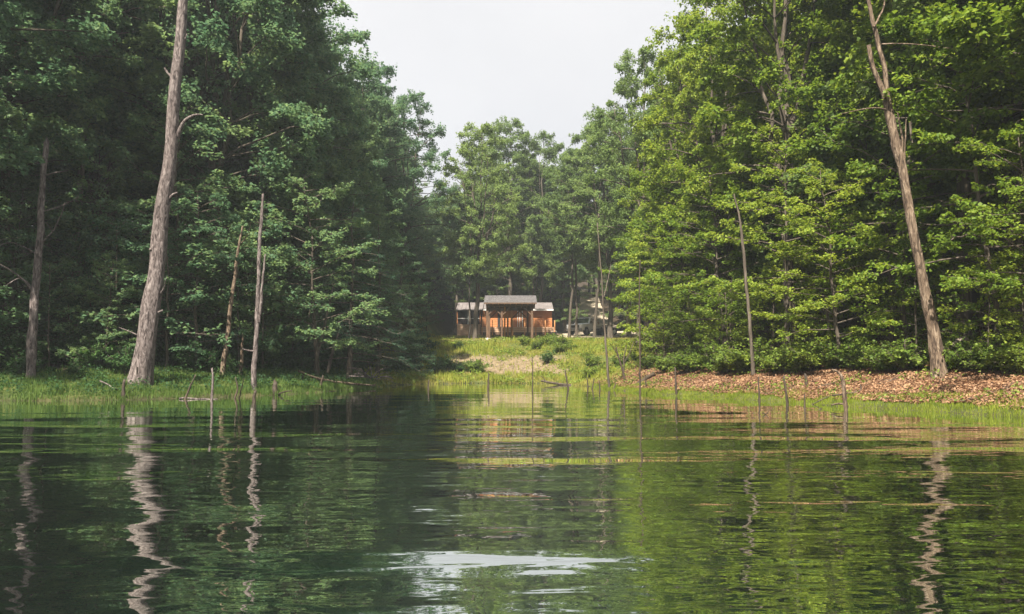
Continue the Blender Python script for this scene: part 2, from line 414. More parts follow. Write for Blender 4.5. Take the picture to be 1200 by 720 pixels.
gl = N.new('ShaderNodeBsdfGlossy'); gl.inputs['Roughness'].default_value = .008; gl.inputs['Color'].default_value = (.96, .99, .96, 1)
L.new(bp.outputs[0], gl.inputs['Normal'])
df = N.new('ShaderNodeBsdfDiffuse'); df.inputs['Color'].default_value = (.0025, .012, .006, 1)
fr = N.new('ShaderNodeFresnel'); fr.inputs['IOR'].default_value = 1.5; L.new(bp.outputs[0], fr.inputs['Normal'])
fac = mth('MINIMUM', mth('MULTIPLY_ADD', fr.outputs[0], 3.2, .02), .97)
mx = N.new('ShaderNodeMixShader'); L.new(fac, mx.inputs[0]); L.new(df.outputs[0], mx.inputs[1]); L.new(gl.outputs[0], mx.inputs[2])
L.new(mx.outputs[0], out.inputs['Surface'])
wx = np.linspace(-34, 26, 3); wy = np.linspace(-75, 58, 3); WX, WY = np.meshgrid(wx, wy)
i, j = np.meshgrid(np.arange(2), np.arange(2)); b0 = (j * 3 + i).ravel()
tag(link('pond_water', np_mesh('pond_water', np.stack([WX, WY, 0 * WX], -1).reshape(-1, 3), np.stack([b0, b0 + 1, b0 + 4, b0 + 3], -1), m)), kind='structure')

# ------------------------------------------------------------------ tree models
def norm(v): return v / (np.linalg.norm(v, axis=-1, keepdims=True) + 1e-9)
def leaves(rng, P0, P1, Wd, cnt, size, aspect=.5, up=.5, thick=.06, droop=.2, wmul=1.0):
    """leaves set flat-ish in sprays along twigs; one folded quad each"""
    n = len(P0); idx = np.repeat(np.arange(n), cnt); m_ = len(idx)
    t = rng.random(m_) ** .85
    seg = P1[idx] - P0[idx]; sd = norm(seg)
    side = norm(np.cross(sd, np.array([0, 0, 1.0])) + 1e-4)
    off = rng.uniform(-1, 1, m_)
    pos = P0[idx] + seg * t[:, None] * 1.05 + side * (off * Wd[idx] * (1.1 - .6 * t))[:, None]
    pos[:, 2] += rng.normal(0, thick, m_) - np.abs(off) * Wd[idx] * droop
    d = norm(sd * .5 + side * np.sign(off)[:, None] * rng.uniform(.2, 1.0, (m_, 1)) + rng.normal(0, .35, (m_, 3)) - np.array([0, 0, droop]))
    nrm = norm(np.array([0, 0, 1.0]) + rng.normal(0, up, (m_, 3)))
    s = norm(np.cross(nrm, d)); nn = np.cross(d, s)
    ln = size * rng.uniform(.6, 1.25, m_)[:, None]; w = ln * aspect * wmul
    a = pos - d * ln * .5; c = pos + d * ln * .5 - nn * ln * .08
    l = pos - d * ln * .06 + s * w + nn * w * .35; r = pos - d * ln * .06 - s * w + nn * w * .35
    V = np.stack([a, r, c, l], 1).reshape(-1, 3); Q = np.arange(m_ * 4).reshape(-1, 4)
    return V, Q
def gen_tree(seed, h, base, rmax, nbr, leaf=.16, cnt=34, aspect=.42, shape='oak', r0=.22, lean=.0, flat=.5, sub_sp=.62, subw=.34, gap=.0, bark='bark', lm='leaf_mid', sides=9):
    rng = np.random.default_rng(seed); tb = TB()
    n = 14; t = np.linspace(0, 1, n)
    wob = np.cumsum(rng.normal(0, .012 * h, (n, 2)), 0) * .45; wob -= wob[0]
    la = rng.uniform(0, 2 * np.pi)
    tp = np.stack([wob[:, 0] + lean * h * t ** 1.3 * np.cos(la), wob[:, 1] + lean * h * t ** 1.3 * np.sin(la), t * h], -1)
    trd = r0 * (1 - .88 * t) * (1 + .55 * np.exp(-t * 28)) + .008
    tpd = tp.copy(); tpd[0, 2] -= .5
    tb.add(*tube(tpd, trd, sides, rng, .04))
    P0, P1, Wd = [], [], []
    ga = rng.uniform(0, 6.28)
    for k in range(nbr):
        if rng.random() < gap: ga += 2.4; continue
        u_ = (k + rng.uniform(0, .9)) / nbr; tt = base + (1 - base) * u_ ** .92 * .985
        ga += 2.4 + rng.normal(0, .35)
        if shape == 'oak': L_ = rmax * (math.sin(math.pi * min(1, .18 + .80 * u_)) ** .7) * rng.uniform(.6, 1.15); el = -.1 + u_ * 1.05 + rng.normal(0, .16)
        elif shape == 'layer': L_ = rmax * (1 - u_) ** .42 * rng.uniform(.55, 1.15) + .5; el = .10 + u_ * .45 + rng.normal(0, .12)
        elif shape == 'hemlock': L_ = rmax * (1 - u_) ** .8 * rng.uniform(.75, 1.12) + .3; el = -.05 + .25 * u_ + rng.normal(0, .08)
        else: L_ = rmax * rng.uniform(.6, 1.1); el = .5
        L_ = max(L_, .35)
        st = np.array([np.interp(tt, t, tp[:, q]) for q in range(3)]); az = ga
        m_ = 7; s_ = np.linspace(0, 1, m_)
        dz = math.tan(el); dirx, diry = math.cos(az), math.sin(az)
        bend = rng.normal(0, .12)
        curve = {'oak': .10, 'layer': -.10, 'hemlock': -.28}.get(shape, 0) + rng.normal(0, .05)
        hx = L_ * math.cos(el)
        bp_ = np.stack([st[0] + hx * (s_ * dirx - bend * s_ ** 2 * diry), st[1] + hx * (s_ * diry + bend * s_ ** 2 * dirx),
                        st[2] + L_ * math.sin(el) * s_ + curve * L_ * s_ ** 2 + rng.normal(0, .025, m_) * L_ * s_], -1)
        rb = min(r0 * .42, .016 * L_ + .012) * (1 - tt * .3)
        tb.add(*tube(bp_, rb * (1 - .85 * s_) + .004, 5, None))
        ns = max(3, int(L_ * .85 / sub_sp)); sgn = rng.choice([-1, 1])
        for q in range(ns):
            fs = .22 + .78 * (q + rng.uniform(.2, .8)) / ns; sgn = -sgn
            p = np.array([np.interp(fs, s_, bp_[:, c]) for c in range(3)])
            sl = L_ * (.42 * (1 - fs * .55)) * rng.uniform(.6, 1.2) + .25
            sl = min(sl, 1.9)
            a2 = az + bend * 2 * fs + sgn * rng.uniform(.55, 1.15)
            e2 = rng.normal(.05 if shape != 'oak' else .3 * u_, .20)
            q2 = p + sl * np.array([math.cos(a2) * math.cos(e2), math.sin(a2) * math.cos(e2), math.sin(e2)])
            tb.add(*tube(np.stack([p, (p + q2) / 2 + [0, 0, .04 * sl], q2]), [.35 * rb + .004, .2 * rb + .003, .003], 3, None, cap=False))
            P0.append(p + (q2 - p) * .12); P1.append(q2); Wd.append(subw * rng.uniform(.7, 1.25))
        P0.append(bp_[-2]); P1.append(bp_[-1] + (bp_[-1] - bp_[-2]) * .5); Wd.append(subw)
    P0, P1, Wd = np.array(P0), np.array(P1), np.array(Wd)
    ln = np.linalg.norm(P1 - P0, axis=1); c = np.maximum(4, (cnt * ln / ln.mean() * rng.uniform(.7, 1.3, len(ln)))).astype(int)
    LV, LQ = leaves(rng, P0, P1, Wd, c, leaf, aspect, flat, .07, .2)
    return dict(h=h, trunk=tb.mesh('trunk', M[bark]), crown=np_mesh('crown', LV, LQ, M[lm]), r=rmax)
def with_mat(model, lm, bark=None):
    r = dict(model); r['crown'] = model['crown'].copy(); r['crown'].materials[0] = M[lm]
    if bark: r['trunk'] = model['trunk'].copy(); r['trunk'].materials[0] = M[bark]
    return r
def gen_shrub(seed, h, r, nst, leaf, cnt, lm, aspect=.42, up=.55, subs=5):
    rng = np.random.default_rng(seed); tb = TB(); P0, P1, Wd = [], [], []
    for k in range(nst):
        az = rng.uniform(0, 6.28); rr = r * math.sqrt(rng.random()); hh_ = h * (1 - .45 * (rr / r) ** 2) * rng.uniform(.6, 1.1)
        s_ = np.linspace(0, 1, 5)
        b_ = np.stack([rr * s_ ** 1.2 * math.cos(az), rr * s_ ** 1.2 * math.sin(az), hh_ * s_ ** .8 - .05], -1)
        tb.add(*tube(b_, .012 * (1 - .7 * s_) * (h ** .5) + .002, 4, None))
        for q in range(subs):
            f = rng.uniform(.25, 1); p = np.array([np.interp(f, s_, b_[:, c]) for c in range(3)]); a2 = rng.uniform(0, 6.28); sl = r * rng.uniform(.2, .5)
            q2 = p + sl * np.array([math.cos(a2), math.sin(a2), rng.uniform(-.1, .5)])
            tb.add(*tube(np.stack([p, q2]), [.005, .002], 3, None, cap=False)); P0.append(p); P1.append(q2); Wd.append(sl * .45)
    P0, P1, Wd = np.array(P0), np.array(P1), np.array(Wd)
    LV, LQ = leaves(rng, P0, P1, Wd, np.full(len(P0), cnt), leaf, aspect, up, .05, .15)
    LV[:, 2] = np.maximum(LV[:, 2], .01)
    return dict(h=h, trunk=tb.mesh('stem', M['bark']), crown=np_mesh('foliage', LV, LQ, M[lm]), r=r)

def gen_broad(seed, h, base, rmax, ncl, leaf=.2, per=330, aspect=.42, r0=.26, fork=.45, nlead=5, crad=1.05, lm='leaf_mid', bark='bark', flat=.5):
    """forked broadleaf tree: leaders spread into a rounded, lobed crown of leaf clumps"""
    rng = np.random.default_rng(seed); tb = TB()
    n = 12; t = np.linspace(0, 1, n); hf = h * fork
    wob = np.cumsum(rng.normal(0, .010 * h, (n, 2)), 0) * .4; wob -= wob[0]
    trunk = np.stack([wob[:, 0], wob[:, 1], t * hf], -1); trunk[0, 2] = -.5
    tb.add(*tube(trunk, r0 * (1 - .42 * t) * (1 + .5 * np.exp(-t * 14)), 10, rng, .035, cap=False))
    top = trunk[-1]; skel = [np.hstack([trunk[4:], (r0 * (1 - .42 * t[4:]))[:, None]])]
    for k in range(nlead):
        az = 6.28 * k / nlead + rng.normal(0, .3) if k else rng.uniform(0, 6.28); out = rmax * (rng.uniform(.35, .62) if k else .08)
        zt = h * (rng.uniform(.80, .93) if k else .97); s0 = top if k < 3 else trunk[rng.integers(7, 11)]
        u = np.linspace(0, 1, 9); x = s0[0] + out * math.cos(az) * u ** .8; y = s0[1] + out * math.sin(az) * u ** .8; z = s0[2] + (zt - s0[2]) * u ** 1.1
        P = np.stack([x, y, z], -1); P[1:-1] += rng.normal(0, .09, (7, 3)); rr = r0 * (.5 if k else .55) * (1 - .9 * u) + .008
        tb.add(*tube(P, rr, 7, rng, .04)); skel.append(np.hstack([P, rr[:, None]]))
    SK = np.vstack(skel); ph = rng.uniform(0, 6.28, 4)
    P0, P1, Wd, C = [], [], [], []
    for k in range(ncl):
        u = (k + rng.random()) / ncl; az = k * 2.39996 + rng.normal(0, .3); zz = h * (base + (1 - base) * u)
        env = rmax * math.sin(math.pi * min(.97, .16 + .80 * u)) ** .62 * (1 + .22 * math.sin(3 * az + ph[0] + 4 * u) + .15 * math.sin(5 * az + ph[1] - 7 * u))
        r = env * math.sqrt(rng.uniform(.12 if u > .5 else .3, 1)); c = np.array([r * math.cos(az) + top[0], r * math.sin(az) + top[1], zz + rng.normal(0, .35)])
        c[2] = min(c[2], h - .4)
        below = SK[SK[:, 2] < c[2] - .15]; below = below if len(below) else SK[:2]
        dd_ = np.linalg.norm(below[:, :3] - c, axis=1); a = below[dd_.argmin()]; rb = min(a[3] * .7, .012 * dd_.min() + .012)
        u2 = np.linspace(0, 1, 6)[:, None]; mid = (a[:3] + c) / 2 + [0, 0, .12 * dd_.min()]
        B = (1 - u2) ** 2 * a[:3] + 2 * u2 * (1 - u2) * mid + u2 ** 2 * c; B[1:-1] += rng.normal(0, .04, (4, 3)); tb.add(*tube(B, rb * (1 - .8 * u2[:, 0]) + .004, 4, None, cap=False))
        cr = crad * rng.uniform(.7, 1.3); outd = np.array([math.cos(az), math.sin(az), .35])
        for q in range(7):
            d = rng.normal(0, 1, 3) * [1, 1, .42] + outd * .55; d /= np.linalg.norm(d); e = c + d * cr * rng.uniform(.65, 1.1)
            tb.add(*tube(np.stack([c, e]), [.011, .003], 3, None, cap=False)); P0.append(c + d * cr * .12); P1.append(e); Wd.append(cr * .42)
    P0, P1, Wd = np.array(P0), np.array(P1), np.array(Wd)
    cnt = np.maximum(6, (per / 7 * (Wd / .44) ** 1.3 * rng.uniform(.6, 1.4, len(Wd)))).astype(int)
    LV, LQ = leaves(rng, P0, P1, Wd, cnt, leaf, aspect, flat, .11, .22)
    return dict(h=h, trunk=tb.mesh('trunk', M[bark]), crown=np_mesh('crown', LV, LQ, M[lm]), r=rmax)
TALL = [gen_broad(11 + s, 22, .30, 4.2, 105, .17, 390) for s in range(4)]
SLIM = [gen_broad(31 + s, 20, .42, 2.7, 66, .165, 370, r0=.15, fork=.55, nlead=4) for s in range(2)]
UND = [gen_tree(51 + s, 11, .12, 3.7, 46, .15, 54, shape='layer', r0=.10, lean=.05, gap=.10, lm='leaf_mid', flat=.38) for s in range(4)]
HIGH = [gen_broad(151 + s, 12, .42, 2.9, 46, .19, 270, r0=.11, fork=.5, nlead=4, crad=.95) for s in range(2)]
UNDH = [gen_tree(161 + s, 11, .30, 3.9, 38, .165, 50, shape='layer', r0=.10, lean=.06, gap=.14, lm='leaf_right', flat=.5, subw=.42, sub_sp=.7) for s in range(3)]
HEM = [gen_tree(71 + s, 13, .10, 3.2, 62, .085, 70, aspect=.2, shape='hemlock', r0=.14, gap=.04, lm='needle', flat=.35, sub_sp=.5, subw=.26) for s in range(2)]
SAP = [gen_tree(91 + s, 5, .18, 1.6, 20, .13, 26, shape='layer', r0=.035, lean=.06, lm='leaf_mid', flat=.38, sides=6) for s in range(3)]
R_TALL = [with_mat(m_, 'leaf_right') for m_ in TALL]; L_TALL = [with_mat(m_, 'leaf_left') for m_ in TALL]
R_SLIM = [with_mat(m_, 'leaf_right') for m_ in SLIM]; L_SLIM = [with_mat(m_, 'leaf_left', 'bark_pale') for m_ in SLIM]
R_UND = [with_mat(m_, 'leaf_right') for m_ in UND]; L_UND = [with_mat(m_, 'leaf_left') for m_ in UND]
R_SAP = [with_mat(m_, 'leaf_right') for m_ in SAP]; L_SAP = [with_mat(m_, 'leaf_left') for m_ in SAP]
SHR = [gen_shrub(111 + s, 1.2, .95, 18, .11, 15, 'leaf_bush') for s in range(3)]
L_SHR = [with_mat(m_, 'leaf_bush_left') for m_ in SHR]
LOW = [gen_shrub(121 + s, .5, .6, 14, .10, 9, 'leaf_bush') for s in range(2)]

RND = random.Random(7)
def where(x, y):
    """plain words for where a tree of the woods stands, by the landmarks one can find"""
    px, _ = project(x, y, 2.0) if y > 4 else (-500 if x < 0 else 1700, 0)
    marks = [(-20, 'beyond the left edge of the picture'), (38, 'at the far left edge'), (110, 'right of the broken dead trunk'), (175, 'left of the thick dead trunk'), (245, 'right of the thick dead trunk'), (302, 'left of the forked pale stem'), (365, 'right of the forked pale stem'),
             (430, 'around the hemlocks on the left bank'), (500, 'between the hemlocks and the clearing'), (560, 'left of the cabin'), (610, 'behind the pavilion'), (655, 'behind the right half of the cabin'), (705, 'beside the track up the hill'), (760, 'right of the yard'),
             (820, 'left of the slim bare stem'), (880, 'just left of the slim bare stem'), (935, 'right of the slim bare stem'), (1000, 'above the hooked stake'), (1070, 'left of the leaning dead tree'), (1140, 'right of the leaning dead tree'), (1215, 'at the far right edge')]
    for m_, w_ in marks:
        if px < m_: break
    else: w_ = 'beyond the right edge of the picture'
    d = dd(x, y)
    row = 'front row' if d < 11 else 'second row' if d < 19 else 'third row' if d < 28 else 'deep row' if d < 42 else 'farthest row'
    return w_, row
def place(model, x, y, hgt, name, label, cat='tree', group=None, rz=None, wide=1.0, lean=None, parts=('trunk', 'crown'), z=None):
    e = empty(name, (x, y, (gz(x, y) if z is None else z) - .02), RND.uniform(0, 6.28) if rz is None else rz)
    s = hgt / model['h']; e.scale = (s * wide, s * wide, s)
    if lean: e.rotation_euler = (lean[0], lean[1], e.rotation_euler[2])
    tag(e, label, cat, group)
    link(parts[0], model['trunk'], e); link(parts[1], model['crown'], e)
    return e
def tree_px(model, px, ytop, Y, name, label, **k):
    X = at_depth(px, 430, Y)[0]; g = gz(X, Y); zt = at_depth(px, ytop, Y)[2]
    return place(model, X, Y, max(2, zt - g), name, label, **k)

SIL = [(0, -900), (385, -900), (398, 40), (410, 72), (440, 92), (478, 112), (500, 160), (512, 222), (523, 236), (530, 158), (548, 147), (560, 160), (600, 147), (622, 148), (640, 172), (655, 186), (678, 168),
       (702, 132), (725, 95), (745, 62), (765, 58), (788, 95), (798, 50), (835, 5), (855, -60), (875, -900), (1200, -900)]
def sil_limit(px, rp):
    xs = np.linspace(px - rp, px + rp, 9); return float(np.max(np.interp(xs, [s[0] for s in SIL], [s[1] for s in SIL])))
placed = []
def fill(region, count, models, hrange, mind, name, label, group, seed, cat='tree', wide=(.85, 1.2), sep=None):
    rng = random.Random(seed); got = 0; tries = 0
    while got < count and tries < count * 60:
        tries += 1
        x = rng.uniform(region[0], region[1]); y = rng.uniform(region[2], region[3])
        if region[4] and not region[4](x, y): continue
        if any((x - a) ** 2 + (y - b) ** 2 < mind ** 2 for a, b, k in placed if k == (sep or name)): continue
        h_ = rng.uniform(*hrange); m_ = rng.choice(models); g = gz(x, y); wd = rng.uniform(*wide)
        if y > 5:
            px, _ = project(x, y, g); rp = m_['r'] * 1.1 * wd * h_ / m_['h'] * F / y
            lim = sil_limit(px, rp)
            if lim > -500:
                zt = at_depth(px, lim, y)[2] - .3; h_ = min(h_, zt - g)
                if h_ < hrange[0] * .45: continue
        placed.append((x, y, sep or name)); got += 1
        w_, row = where(x, y); words = label.split('|')
        lb = words[0] + ', ' + row + ', ' + w_; gp = group + ', ' + row + ' ' + w_
        place(m_, x, y, h_, name, lb, cat, gp, wide=wd, rz=rng.uniform(0, 6.28))
    return got
def ang(x, y): return math.degrees(math.atan2(x, y))
def dd(x, y): return float(shore_dist(np.array([x]), np.array([y]))[0])
def lawn(x, y): return float(center_w(np.array([x]), np.array([y]))[0])
# ------------------------------------------------------------------ woods (rows of countable trees)
A = 33.5
left_ok = lambda x, y: not (45 < y < 88 and x > -.075 * y - 4.6) and -A - 3 < ang(x, y) < 2 and x < -2 and dd(x, y) > 6.5 and lawn(x, y) < .03
left_front = lambda x, y: -A - 3 < ang(x, y) and x < -4 and 3.6 < dd(x, y) < 9 and lawn(x, y) < .03
right_ok = lambda x, y: not (48 < y < 92 and x < .14 * y + 3.4) and x > 5 and ang(x, y) < A + 3 and dd(x, y) > 7.5 and lawn(x, y) < .03
right_front = lambda x, y: x > 5 and ang(x, y) < A + 2 and 4.0 < dd(x, y) < 9 and lawn(x, y) < .03
fill((-60, -3, 22, 104, left_ok), 105, L_TALL + L_SLIM, (19, 25), 3.9, 'broadleaf_tree', 'tall dark green tree', 'tall trees in the left bank woods', 1, sep='t')
fill((6, 60, 18, 95, right_ok), 90, R_TALL + R_SLIM, (19, 25), 3.9, 'broadleaf_tree', 'tall bright green tree', 'tall trees in the right bank woods', 2, sep='t')
back_ok = lambda x, y: (abs(x - np.interp(y, [92, 102, 134, 150], [10.5, 10.2, 12.8, 14.3])) > 3.5) and -12 < ang(x, y) < 16
fill((-26, 36, 93, 124, back_ok), 80, L_TALL + TALL, (16, 24), 3.8, 'broadleaf_tree', 'tall tree on the hill', 'trees on the hill behind the cabin', 3, sep='t')
fill((-26, 36, 93, 126, back_ok), 80, UND, (8, 12), 2.4, 'understorey_tree', 'low leafy tree on the hill', 'understorey trees behind the cabin', 33, sep='u')
fill((-50, -4, 22, 80, left_ok), 60, L_UND + HEM, (8, 14), 3.2, 'understorey_tree', 'low dark layered tree', 'understorey trees in the left bank woods', 4, sep='u')
fill((6, 50, 18, 80, right_ok), 58, R_UND[:2] + UNDH + HIGH, (8, 13), 3.2, 'understorey_tree', 'low bright layered tree', 'understorey trees in the right bank woods', 5, sep='u')
fill((-32, -5, 22, 62, left_front), 34, L_SAP + L_SAP + L_UND, (3, 7), 1.7, 'sapling', 'shaded leafy sapling', 'saplings along the left bank', 6, sep='s')
fill((6, 24, 14, 62, right_front), 24, R_SAP, (2.4, 5.5), 1.7, 'sapling', 'bright leafy sapling', 'saplings along the right bank', 7, sep='s')
fill((2, 30, 124, 150, lambda x, y: True), 34, TALL + UND, (9, 17), 3.4, 'broadleaf_tree', 'leafy tree on the hilltop', 'trees at the top of the hill', 34, sep='t')
# trees beside the view whose shade and reflections fall into it
offl = lambda x, y: (-62 < ang(x, y) < -A - 3) and dd(x, y) > 3
offr = lambda x, y: (A + 3 < ang(x, y) < 55) and dd(x, y) > 4
fill((-48, -18, 6, 34, offl), 7, L_TALL, (19, 23), 4.5, 'broadleaf_tree', 'tall dark green tree', 'tall trees in the left bank woods', 8, sep='t')
fill((14, 40, 5, 26, offr), 8, R_TALL, (19, 23), 4.8, 'broadleaf_tree', 'tall bright green tree', 'tall trees in the right bank woods', 9, sep='t')

# front-row trees that stand out one by one: (model, px, top row, depth, name, label, options)
T, U, S_, HM = R_TALL, R_UND, R_SAP, HEM
front = [
 (L_TALL[0], 322, -60, 46, 'broadleaf_tree', 'tall tree whose crown tip leans into the left edge of the open sky', {}),
 (L_TALL[1], 428, 84, 64, 'broadleaf_tree', 'rounded tall tree below and right of the left skyline peak', {}),
 (L_TALL[3], 374, 26, 60, 'broadleaf_tree', 'tall hazy tree just below the top left corner of the sky gap', {}),
 (L_TALL[2], 466, 112, 70, 'broadleaf_tree', 'airy tree ending the left skyline, its twigs reaching into the sky gap', {'wide': .9}),
 (L_TALL[3], 288, -110, 41, 'broadleaf_tree', 'massive dark tree left of the skyline, right of the forked pale stem', {}),
 (L_TALL[1], 250, -190, 38, 'broadleaf_tree', 'tall dark tree directly right of the thick dead trunk', {}),
 (L_TALL[0], 90, -200, 38, 'broadleaf_tree', 'tall dark tree between the two dead trunks on the left', {}),
 (L_SLIM[0], 15, -150, 33, 'broadleaf_tree', 'slender dark tree at the far left edge of the picture', {}),
 (HEM[0], 410, 235, 41, 'hemlock_tree', 'dark drooping hemlock over the water left of the clearing', {'wide': 1.3}),
 (HEM[1], 442, 262, 46, 'hemlock_tree', 'smaller feathery hemlock touching the left end of the clearing', {'wide': 1.25}),
 (L_UND[0], 372, 205, 37, 'understorey_tree', 'layered dark tree above the fallen pale branch on the left bank', {'wide': 1.15}),
 (L_UND[1], 230, 230, 32, 'understorey_tree', 'layered tree filling the gap behind the two thin dead stems', {'wide': 1.1}),
 (L_UND[2], 118, 170, 33, 'understorey_tree', 'layered light-tipped tree between the broken dead trunk and the thick dead trunk', {'wide': 1.0}),
 (L_UND[3], 75, 275, 31.5, 'understorey_tree', 'small bushy tree in front of the broken dead trunk', {'wide': .9}),
 (L_UND[1], -14, 40, 31, 'understorey_tree', 'leaning leafy tree entering at the upper left corner', {'wide': 1.1}),
 (TALL[0], 556, 147, 72, 'broadleaf_tree', 'tall tree left of the pavilion, leftmost of the central trees', {'wide': .95}),
 (TALL[2], 600, 146, 93, 'broadleaf_tree', 'tall tree rising straight behind the pavilion roof', {'wide': 1.0}),
 (TALL[3], 634, 158, 92, 'broadleaf_tree', 'tall tree rising behind the right end of the cabin', {'wide': .85}),
 (HIGH[0], 549, 240, 73, 'understorey_tree', 'bright lower tree left of the pavilion beside the screened porch', {'wide': .8}),
 (HIGH[1], 624, 262, 91, 'understorey_tree', 'bright lower tree behind the right end of the pavilion', {'wide': .9}),
 (SLIM[0], 667, 176, 78, 'broadleaf_tree', 'slender tree in front of the pickup, left trunk of the pair', {}),
 (SLIM[1], 676, 185, 81, 'broadleaf_tree', 'slender tree in front of the pickup, right trunk of the pair', {}),
 (SLIM[0], 697, 150, 74, 'broadleaf_tree', 'slender leaning tree between the pickup and its trailer', {'lean': (0, .05)}),
 (TALL[1], 716, 135, 76, 'broadleaf_tree', 'thick-trunked tree beside the trailer at the right of the yard', {}),
 (TALL[0], 748, 62, 56, 'broadleaf_tree', 'open-crowned tree at the first peak of the right skyline', {'wide': .85}),
 (R_TALL[2], 800, 52, 47, 'broadleaf_tree', 'dense bright tree below the second peak of the right skyline', {'wide': .9}),
 (R_TALL[3], 842, -20, 41, 'broadleaf_tree', 'tall bright tree whose top leaves overhang the right side of the sky', {'wide': .9}),
 (R_TALL[1], 925, -150, 33, 'broadleaf_tree', 'tall bright tree with a dark trunk behind the slim bare stem', {}),
 (R_TALL[0], 1128, -350, 26.5, 'broadleaf_tree', 'huge dark trunked tree right behind the leaning dead tree', {}),
 (UNDH[0], 765, 262, 52, 'understorey_tree', 'bright yellow-green layered tree right of the yard track', {'wide': 1.1}),
 (R_UND[1], 790, 235, 44, 'understorey_tree', 'bright layered tree left of the slim bare stem', {'wide': 1.1}),
 (R_UND[2], 850, 190, 37, 'understorey_tree', 'bright layered tree leaning over the slim bare stem', {'wide': 1.05}),
 (UNDH[1], 925, 165, 30, 'understorey_tree', 'layered tree with sunlit sprays left of the leaning dead tree', {'wide': 1.0}),
 (R_UND[0], 985, 200, 26.5, 'understorey_tree', 'low layered tree with yellow-green sprays over the litter bank', {'wide': 1.1}),
 (UNDH[2], 1065, 60, 26, 'understorey_tree', 'leafy tree directly behind the leaning dead tree', {'wide': 1.0}),
 (UNDH[0], 1172, 30, 22, 'understorey_tree', 'large-leaved tree hanging over the right edge of the picture', {'wide': .95}),
 (UNDH[1], 1225, 150, 19.5, 'understorey_tree', 'near leafy tree reaching in from beyond the right edge', {'wide': 1.0}),
 (R_SAP[0], 1157, 300, 21.5, 'sapling', 'slim grey-stemmed sapling standing right of the dark thick trunk', {}),
 (R_SAP[1], 778, 345, 40, 'sapling', 'dark-stemmed sapling at the left end of the right bank woods', {}),
 (R_SAP[2], 752, 340, 46, 'sapling', 'bright sapling beside the trailer end of the yard', {}),
 (L_UND[3], 436, 290, 51, 'understorey_tree', 'pale green layered tree right behind the hemlocks left of the clearing', {'wide': 1.1}),
 (UND[1], 482, 262, 80, 'understorey_tree', 'fresh green layered tree at the back left corner of the clearing', {'wide': .9}),
 (L_UND[0], 468, 290, 56, 'understorey_tree', 'dark layered tree whose branches reach toward the left end of the clearing', {'wide': .9}),
 (L_UND[2], 500, 322, 74, 'understorey_tree', 'dark layered tree in the corner left of the screened porch', {'wide': .8}),
 (L_SAP[0], 466, 388, 52, 'sapling', 'dark bushy sapling at the left end of the grassy slope', {}),
]
for mdl, px, yt, Y, nm, lb, opt in front: tree_px(mdl, px, yt, Y, nm, lb, **opt)
# shrubs
def shrub_row(spots, models, label, group, hr, seed, wh=False):
    rng = random.Random(seed)
    for px, py in spots:
        g = on_ground(px, py); lb = label + (', ' + where(g[0], g[1])[0] if wh else ''); gp = group + (', ' + where(g[0], g[1])[0] if wh else ''); place(rng.choice(models), g[0], g[1], rng.uniform(*hr), 'shrub', lb, 'shrub', gp, rz=rng.uniform(0, 6.28), wide=rng.uniform(.9, 1.3), parts=('stem', 'foliage'))
rng = random.Random(5)
shrub_row([(px + rng.uniform(-7, 7), np.interp(px, [800, 1000, 1200], [441, 437, 440]) - rng.uniform(0, 5)) for px in range(775, 1010, 13)], SHR, 'low leafy shrub on top of the litter bank', 'shrubs along the top of the right bank', (.8, 1.25), 1, True)
shrub_row([(px + rng.uniform(-5, 5), 438 - rng.uniform(0, 4)) for px in list(range(1010, 1090, 17)) + list(range(1118, 1215, 15))], SHR, 'yellow-green leafy shrub above the litter bank', 'shrubs beside the leaning dead tree', (.7, 1.1), 2, True)
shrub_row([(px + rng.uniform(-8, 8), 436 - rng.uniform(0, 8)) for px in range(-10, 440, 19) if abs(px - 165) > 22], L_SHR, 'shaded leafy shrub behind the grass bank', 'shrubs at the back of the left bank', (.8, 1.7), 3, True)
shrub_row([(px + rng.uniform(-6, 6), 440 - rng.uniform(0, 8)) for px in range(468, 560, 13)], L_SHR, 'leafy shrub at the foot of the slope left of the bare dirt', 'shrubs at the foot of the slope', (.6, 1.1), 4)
shrub_row([(636, 407), (645, 408), (652, 406), (660, 409), (628, 410), (668, 412), (642, 403), (655, 414), (615, 405)], SHR, 'bright leafy shrub above the bare dirt below the pavilion', 'shrubs above the bare dirt', (.7, 1.1), 5)
shrub_row([(694, 432), (703, 438), (692, 445), (726, 432), (745, 424), (758, 434)], SHR, 'bright leafy shrub at the right end of the dirt slope', 'shrubs right of the bare dirt', (.6, 1.1), 6)
g = on_ground(559, 438); place(SHR[0], g[0], g[1], 1.0, 'shrub', 'bright green rounded shrub alone at the left end of the bare dirt', 'shrub', wide=1.3, parts=('stem', 'foliage'))
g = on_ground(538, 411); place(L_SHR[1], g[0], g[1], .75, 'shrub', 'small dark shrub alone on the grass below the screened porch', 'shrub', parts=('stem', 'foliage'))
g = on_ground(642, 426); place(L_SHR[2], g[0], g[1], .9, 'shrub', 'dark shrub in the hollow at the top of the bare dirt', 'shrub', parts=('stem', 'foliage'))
def low_ok(a, b, sgn):
    return lambda x, y: (x * sgn > 4) and a < dd(x, y) < b and lawn(x, y) < .2 and abs(ang(x, y)) < A + 1
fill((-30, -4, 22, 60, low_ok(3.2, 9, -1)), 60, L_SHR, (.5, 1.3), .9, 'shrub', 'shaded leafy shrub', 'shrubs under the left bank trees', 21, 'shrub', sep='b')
fill((6, 26, 14, 60, low_ok(4.0, 12, 1)), 20, SHR, (.5, 1.2), .9, 'shrub', 'leafy shrub on the forest floor', 'shrubs under the right bank trees', 22, 'shrub', sep='b')

